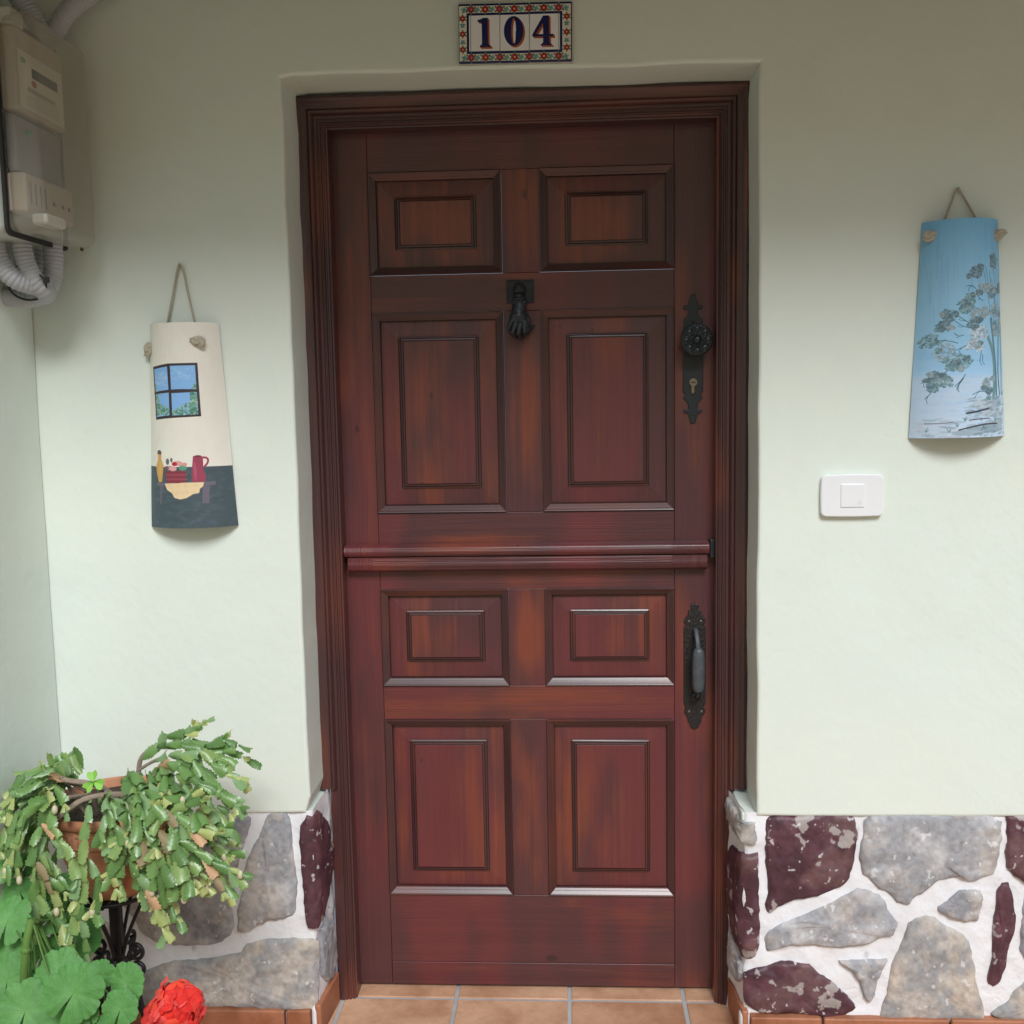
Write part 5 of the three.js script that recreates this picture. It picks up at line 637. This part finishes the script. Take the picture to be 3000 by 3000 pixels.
// ================================================================ red geranium
{
  const ge = thing('geranium', 'potted geranium with scalloped round leaves and one red flower head', 'potted plant');
  const GX = -0.74, GZ = 0.68;
  part('pot', new THREE.LatheGeometry([[0.0001, 0.0], [0.075, 0.0], [0.078, 0.004], [0.10, 0.15], [0.108, 0.152], [0.110, 0.185], [0.102, 0.186], [0.098, 0.165], [0.0001, 0.16]].map(([x, y]) => new THREE.Vector2(x, y)), 48).translate(GX, 0, GZ), potMat, ge);
  const leafG = [0, 1, 2].map((k) => { const g = grid(112, 9, (u, v) => {
    const a = (u - 0.5) * 6.05, q7 = Math.abs(Math.cos(a * 3.64)), lobe = 0.84 + (0.13 + 0.05 * Math.sin(a * 2.3 + k * 2)) * Math.pow(q7, 0.45), scal = 0.965 + 0.05 * Math.pow(Math.abs(Math.cos(a * 10.9 + k)), 0.6), e = v * (1 + (lobe * scal - 1) * ss(0.35, 1, v));
    const fold = (0.018 + 0.012 * Math.sin(a * 1.7 + k * 3)) * v * Math.cos(a * 7.28) + 0.05 * v * v * Math.sin(a * 2 + k * 2) + 0.018 * v * Math.cos(a * 21 + k) * ss(0.6, 1, v), cup = 0.26 * v - 0.24 * v * v;
    return [Math.sin(a) * e, Math.cos(a) * e, fold + cup - 0.05]; });
    return g; });
  const veins = (u, v) => { let d = 1; for (let q = -3; q <= 3; q++) { const du = Math.abs(u - 0.5 - q * 0.1427) * 6.05; d = Math.min(d, du * v / (0.018 * (1.25 - v))); for (const v0 of [0.38, 0.6]) if (v > v0) d = Math.min(d, Math.abs(du - (v - v0) * 0.62) * v / 0.012); } return ss(1, 0.2, d); };
  const lmap = colTex(512, 256, (u, v) => { const n = fbm(u * 26 + 3, v * 7, 4), f = fbm(u * 160, v * 40, 3), z = ss(0.5, 0.12, v); const k = (0.80 + 0.3 * n) * (0.92 + 0.16 * f); return mix(mix([0.60, 0.74, 0.58], [0.86, 0.92, 0.84], z), [0.95, 1.0, 0.9], veins(u, v) * 0.55).map((x) => x * k); });
  const lbump = grayTex(512, 256, (u, v) => 0.6 - 0.45 * veins(u, v) + 0.35 * (fbm(u * 120, v * 30, 3) - 0.5));
  const gm = [[0.160, 0.40, 0.110], [0.190, 0.44, 0.135], [0.125, 0.33, 0.09]].map((c) => MP(C(...c), 0.62, { map: lmap, bumpMap: lbump, bumpScale: 0.0007, transmission: 0.15, thickness: 0 }));
  const stm = M(C(0.12, 0.24, 0.05), 0.6), V = THREE.Vector3;
  const stalks = [[[-0.80, 0.16, 0.68], [-0.836, 0.36, 0.69], [-0.821, 0.481, 0.70], [-0.815, 0.52, 0.69]], [[-0.73, 0.16, 0.68], [-0.72, 0.28, 0.69], [-0.715, 0.36, 0.69]], [[-0.77, 0.16, 0.66], [-0.78, 0.35, 0.63], [-0.79, 0.43, 0.61]]];
  for (const s of stalks) part('stem', tube(s, 0.0068, 24, 8), stm, ge);
  part('node', [new THREE.SphereGeometry(0.0085, 10, 8).translate(-0.823, 0.470, 0.70), new THREE.SphereGeometry(0.0085, 10, 8).translate(-0.836, 0.39, 0.692)], stm, ge);
  GER.forEach(([x, y, z, r], i) => {
    const lift = i === 5 || i === 12 ? 0.1 : 0, c = new V(x, y, z), cam = new V(rr(-0.35, 0.35), 0.55 + rr(-0.2, 0.35), 0.85 + lift).normalize(); const up = new V(rr(-0.8, 0.8), 1, -0.4); if (i === 0) { cam.set(0.05, 0.45, 0.9).normalize(); up.set(0.5, 1, 0); }
    const yv = up.sub(cam.clone().multiplyScalar(up.dot(cam))).normalize(), xv = new V().crossVectors(yv, cam);
    const m = part('leaf', leafG[i % 3], gm[i === 5 || i === 12 ? 2 : i % 2], ge); m.applyMatrix4(new THREE.Matrix4().makeBasis(xv.multiplyScalar(r * 1.08), yv.multiplyScalar(r * 1.08), cam.clone().multiplyScalar(r)).setPosition(c));
    const s = stalks[i % 3], b = s[s.length - 1 - (i % 2)]; if (i !== 9) part('leaf_stalk', tube([b, [(b[0] + x) / 2, Math.min(b[1], y) - 0.005 + (y - b[1]) * 0.2, (b[2] + z) / 2 - 0.01], [x - cam.x * 0.02, y - cam.y * 0.02, z - cam.z * 0.02], [x, y, z - 0.002]], 0.0017, 16, 6), stm, ge);
  });
  // flower head: florets of five petals over a ball
  const FC = [-0.555, 0.392, 0.74], red = [[0.92, 0.050, 0.022], [0.96, 0.085, 0.035], [0.86, 0.030, 0.02], [0.95, 0.10, 0.09]].map((c) => MP(C(...c), 0.85, { transmission: 0.2, thickness: 0 }));
  const head = new THREE.Group(); head.name = 'flower_head'; ge.add(head); head.userData.label = 'round bright red flower head';
  const flo = [0, 1].map((k) => mergeGeometries([0, 1, 2, 3, 4].map((i) => { const g = grid(6, 5, (u, v) => { const s = u * 2 - 1, w = Math.pow(Math.sin(Math.min(1, v * 0.86 + 0.05) * 2.75), 0.7) * 0.0118; return [s * w, 0.001 + v * 0.0205 - 0.0018 * s * s * v, 0.0045 * v * v - 0.010 * Math.pow(Math.max(0, v - 0.55), 2) * 3 + 0.0025 * s * s * v + 0.0012 * Math.sin(s * 4 + i + k)]; }); g.rotateZ(i * 1.2566 + k * 0.4); g.rotateX(0); return g.toNonIndexed(); })));
  const nF = 44; for (let i = 0; i < nF; i++) {
    const y = 1 - 1.75 * (i + 0.5) / nF, rad = Math.sqrt(1 - y * y), a = i * 2.39996, d = new V(rad * Math.cos(a), y, rad * Math.sin(a)); const R0 = 0.0355 + rr(-0.005, 0.006);
    const m = part('floret', flo[i % 2], red[Math.floor(rnd() * 4)], head); const n = d.clone().add(new V(rr(-0.45, 0.45), rr(-0.35, 0.35), rr(-0.45, 0.45))).normalize(), t = new V(rr(-1, 1), rr(-1, 1), rr(-1, 1)).cross(n).normalize(), b = new V().crossVectors(n, t);
    m.applyMatrix4(new THREE.Matrix4().makeBasis(t, b, n).setPosition(FC[0] + d.x * R0, FC[1] + d.y * R0 * 0.98, FC[2] + d.z * R0));
  }
  part('calyx', new THREE.SphereGeometry(0.024, 12, 10).translate(FC[0], FC[1] - 0.003, FC[2]), M(C(0.25, 0.02, 0.015), 0.7), head);
  part('flower_stalk', tube([[-0.72, 0.30, 0.69], [-0.66, 0.33, 0.72], [-0.60, 0.36, 0.735], [FC[0], FC[1] - 0.01, FC[2]]], 0.0026, 20, 7), stm, ge);
  // small unopened crinkled leaf
}
scene.traverse((o) => { if (o.isMesh) { o.castShadow = true; o.receiveShadow = true; } });
renderer.render(scene, camera);
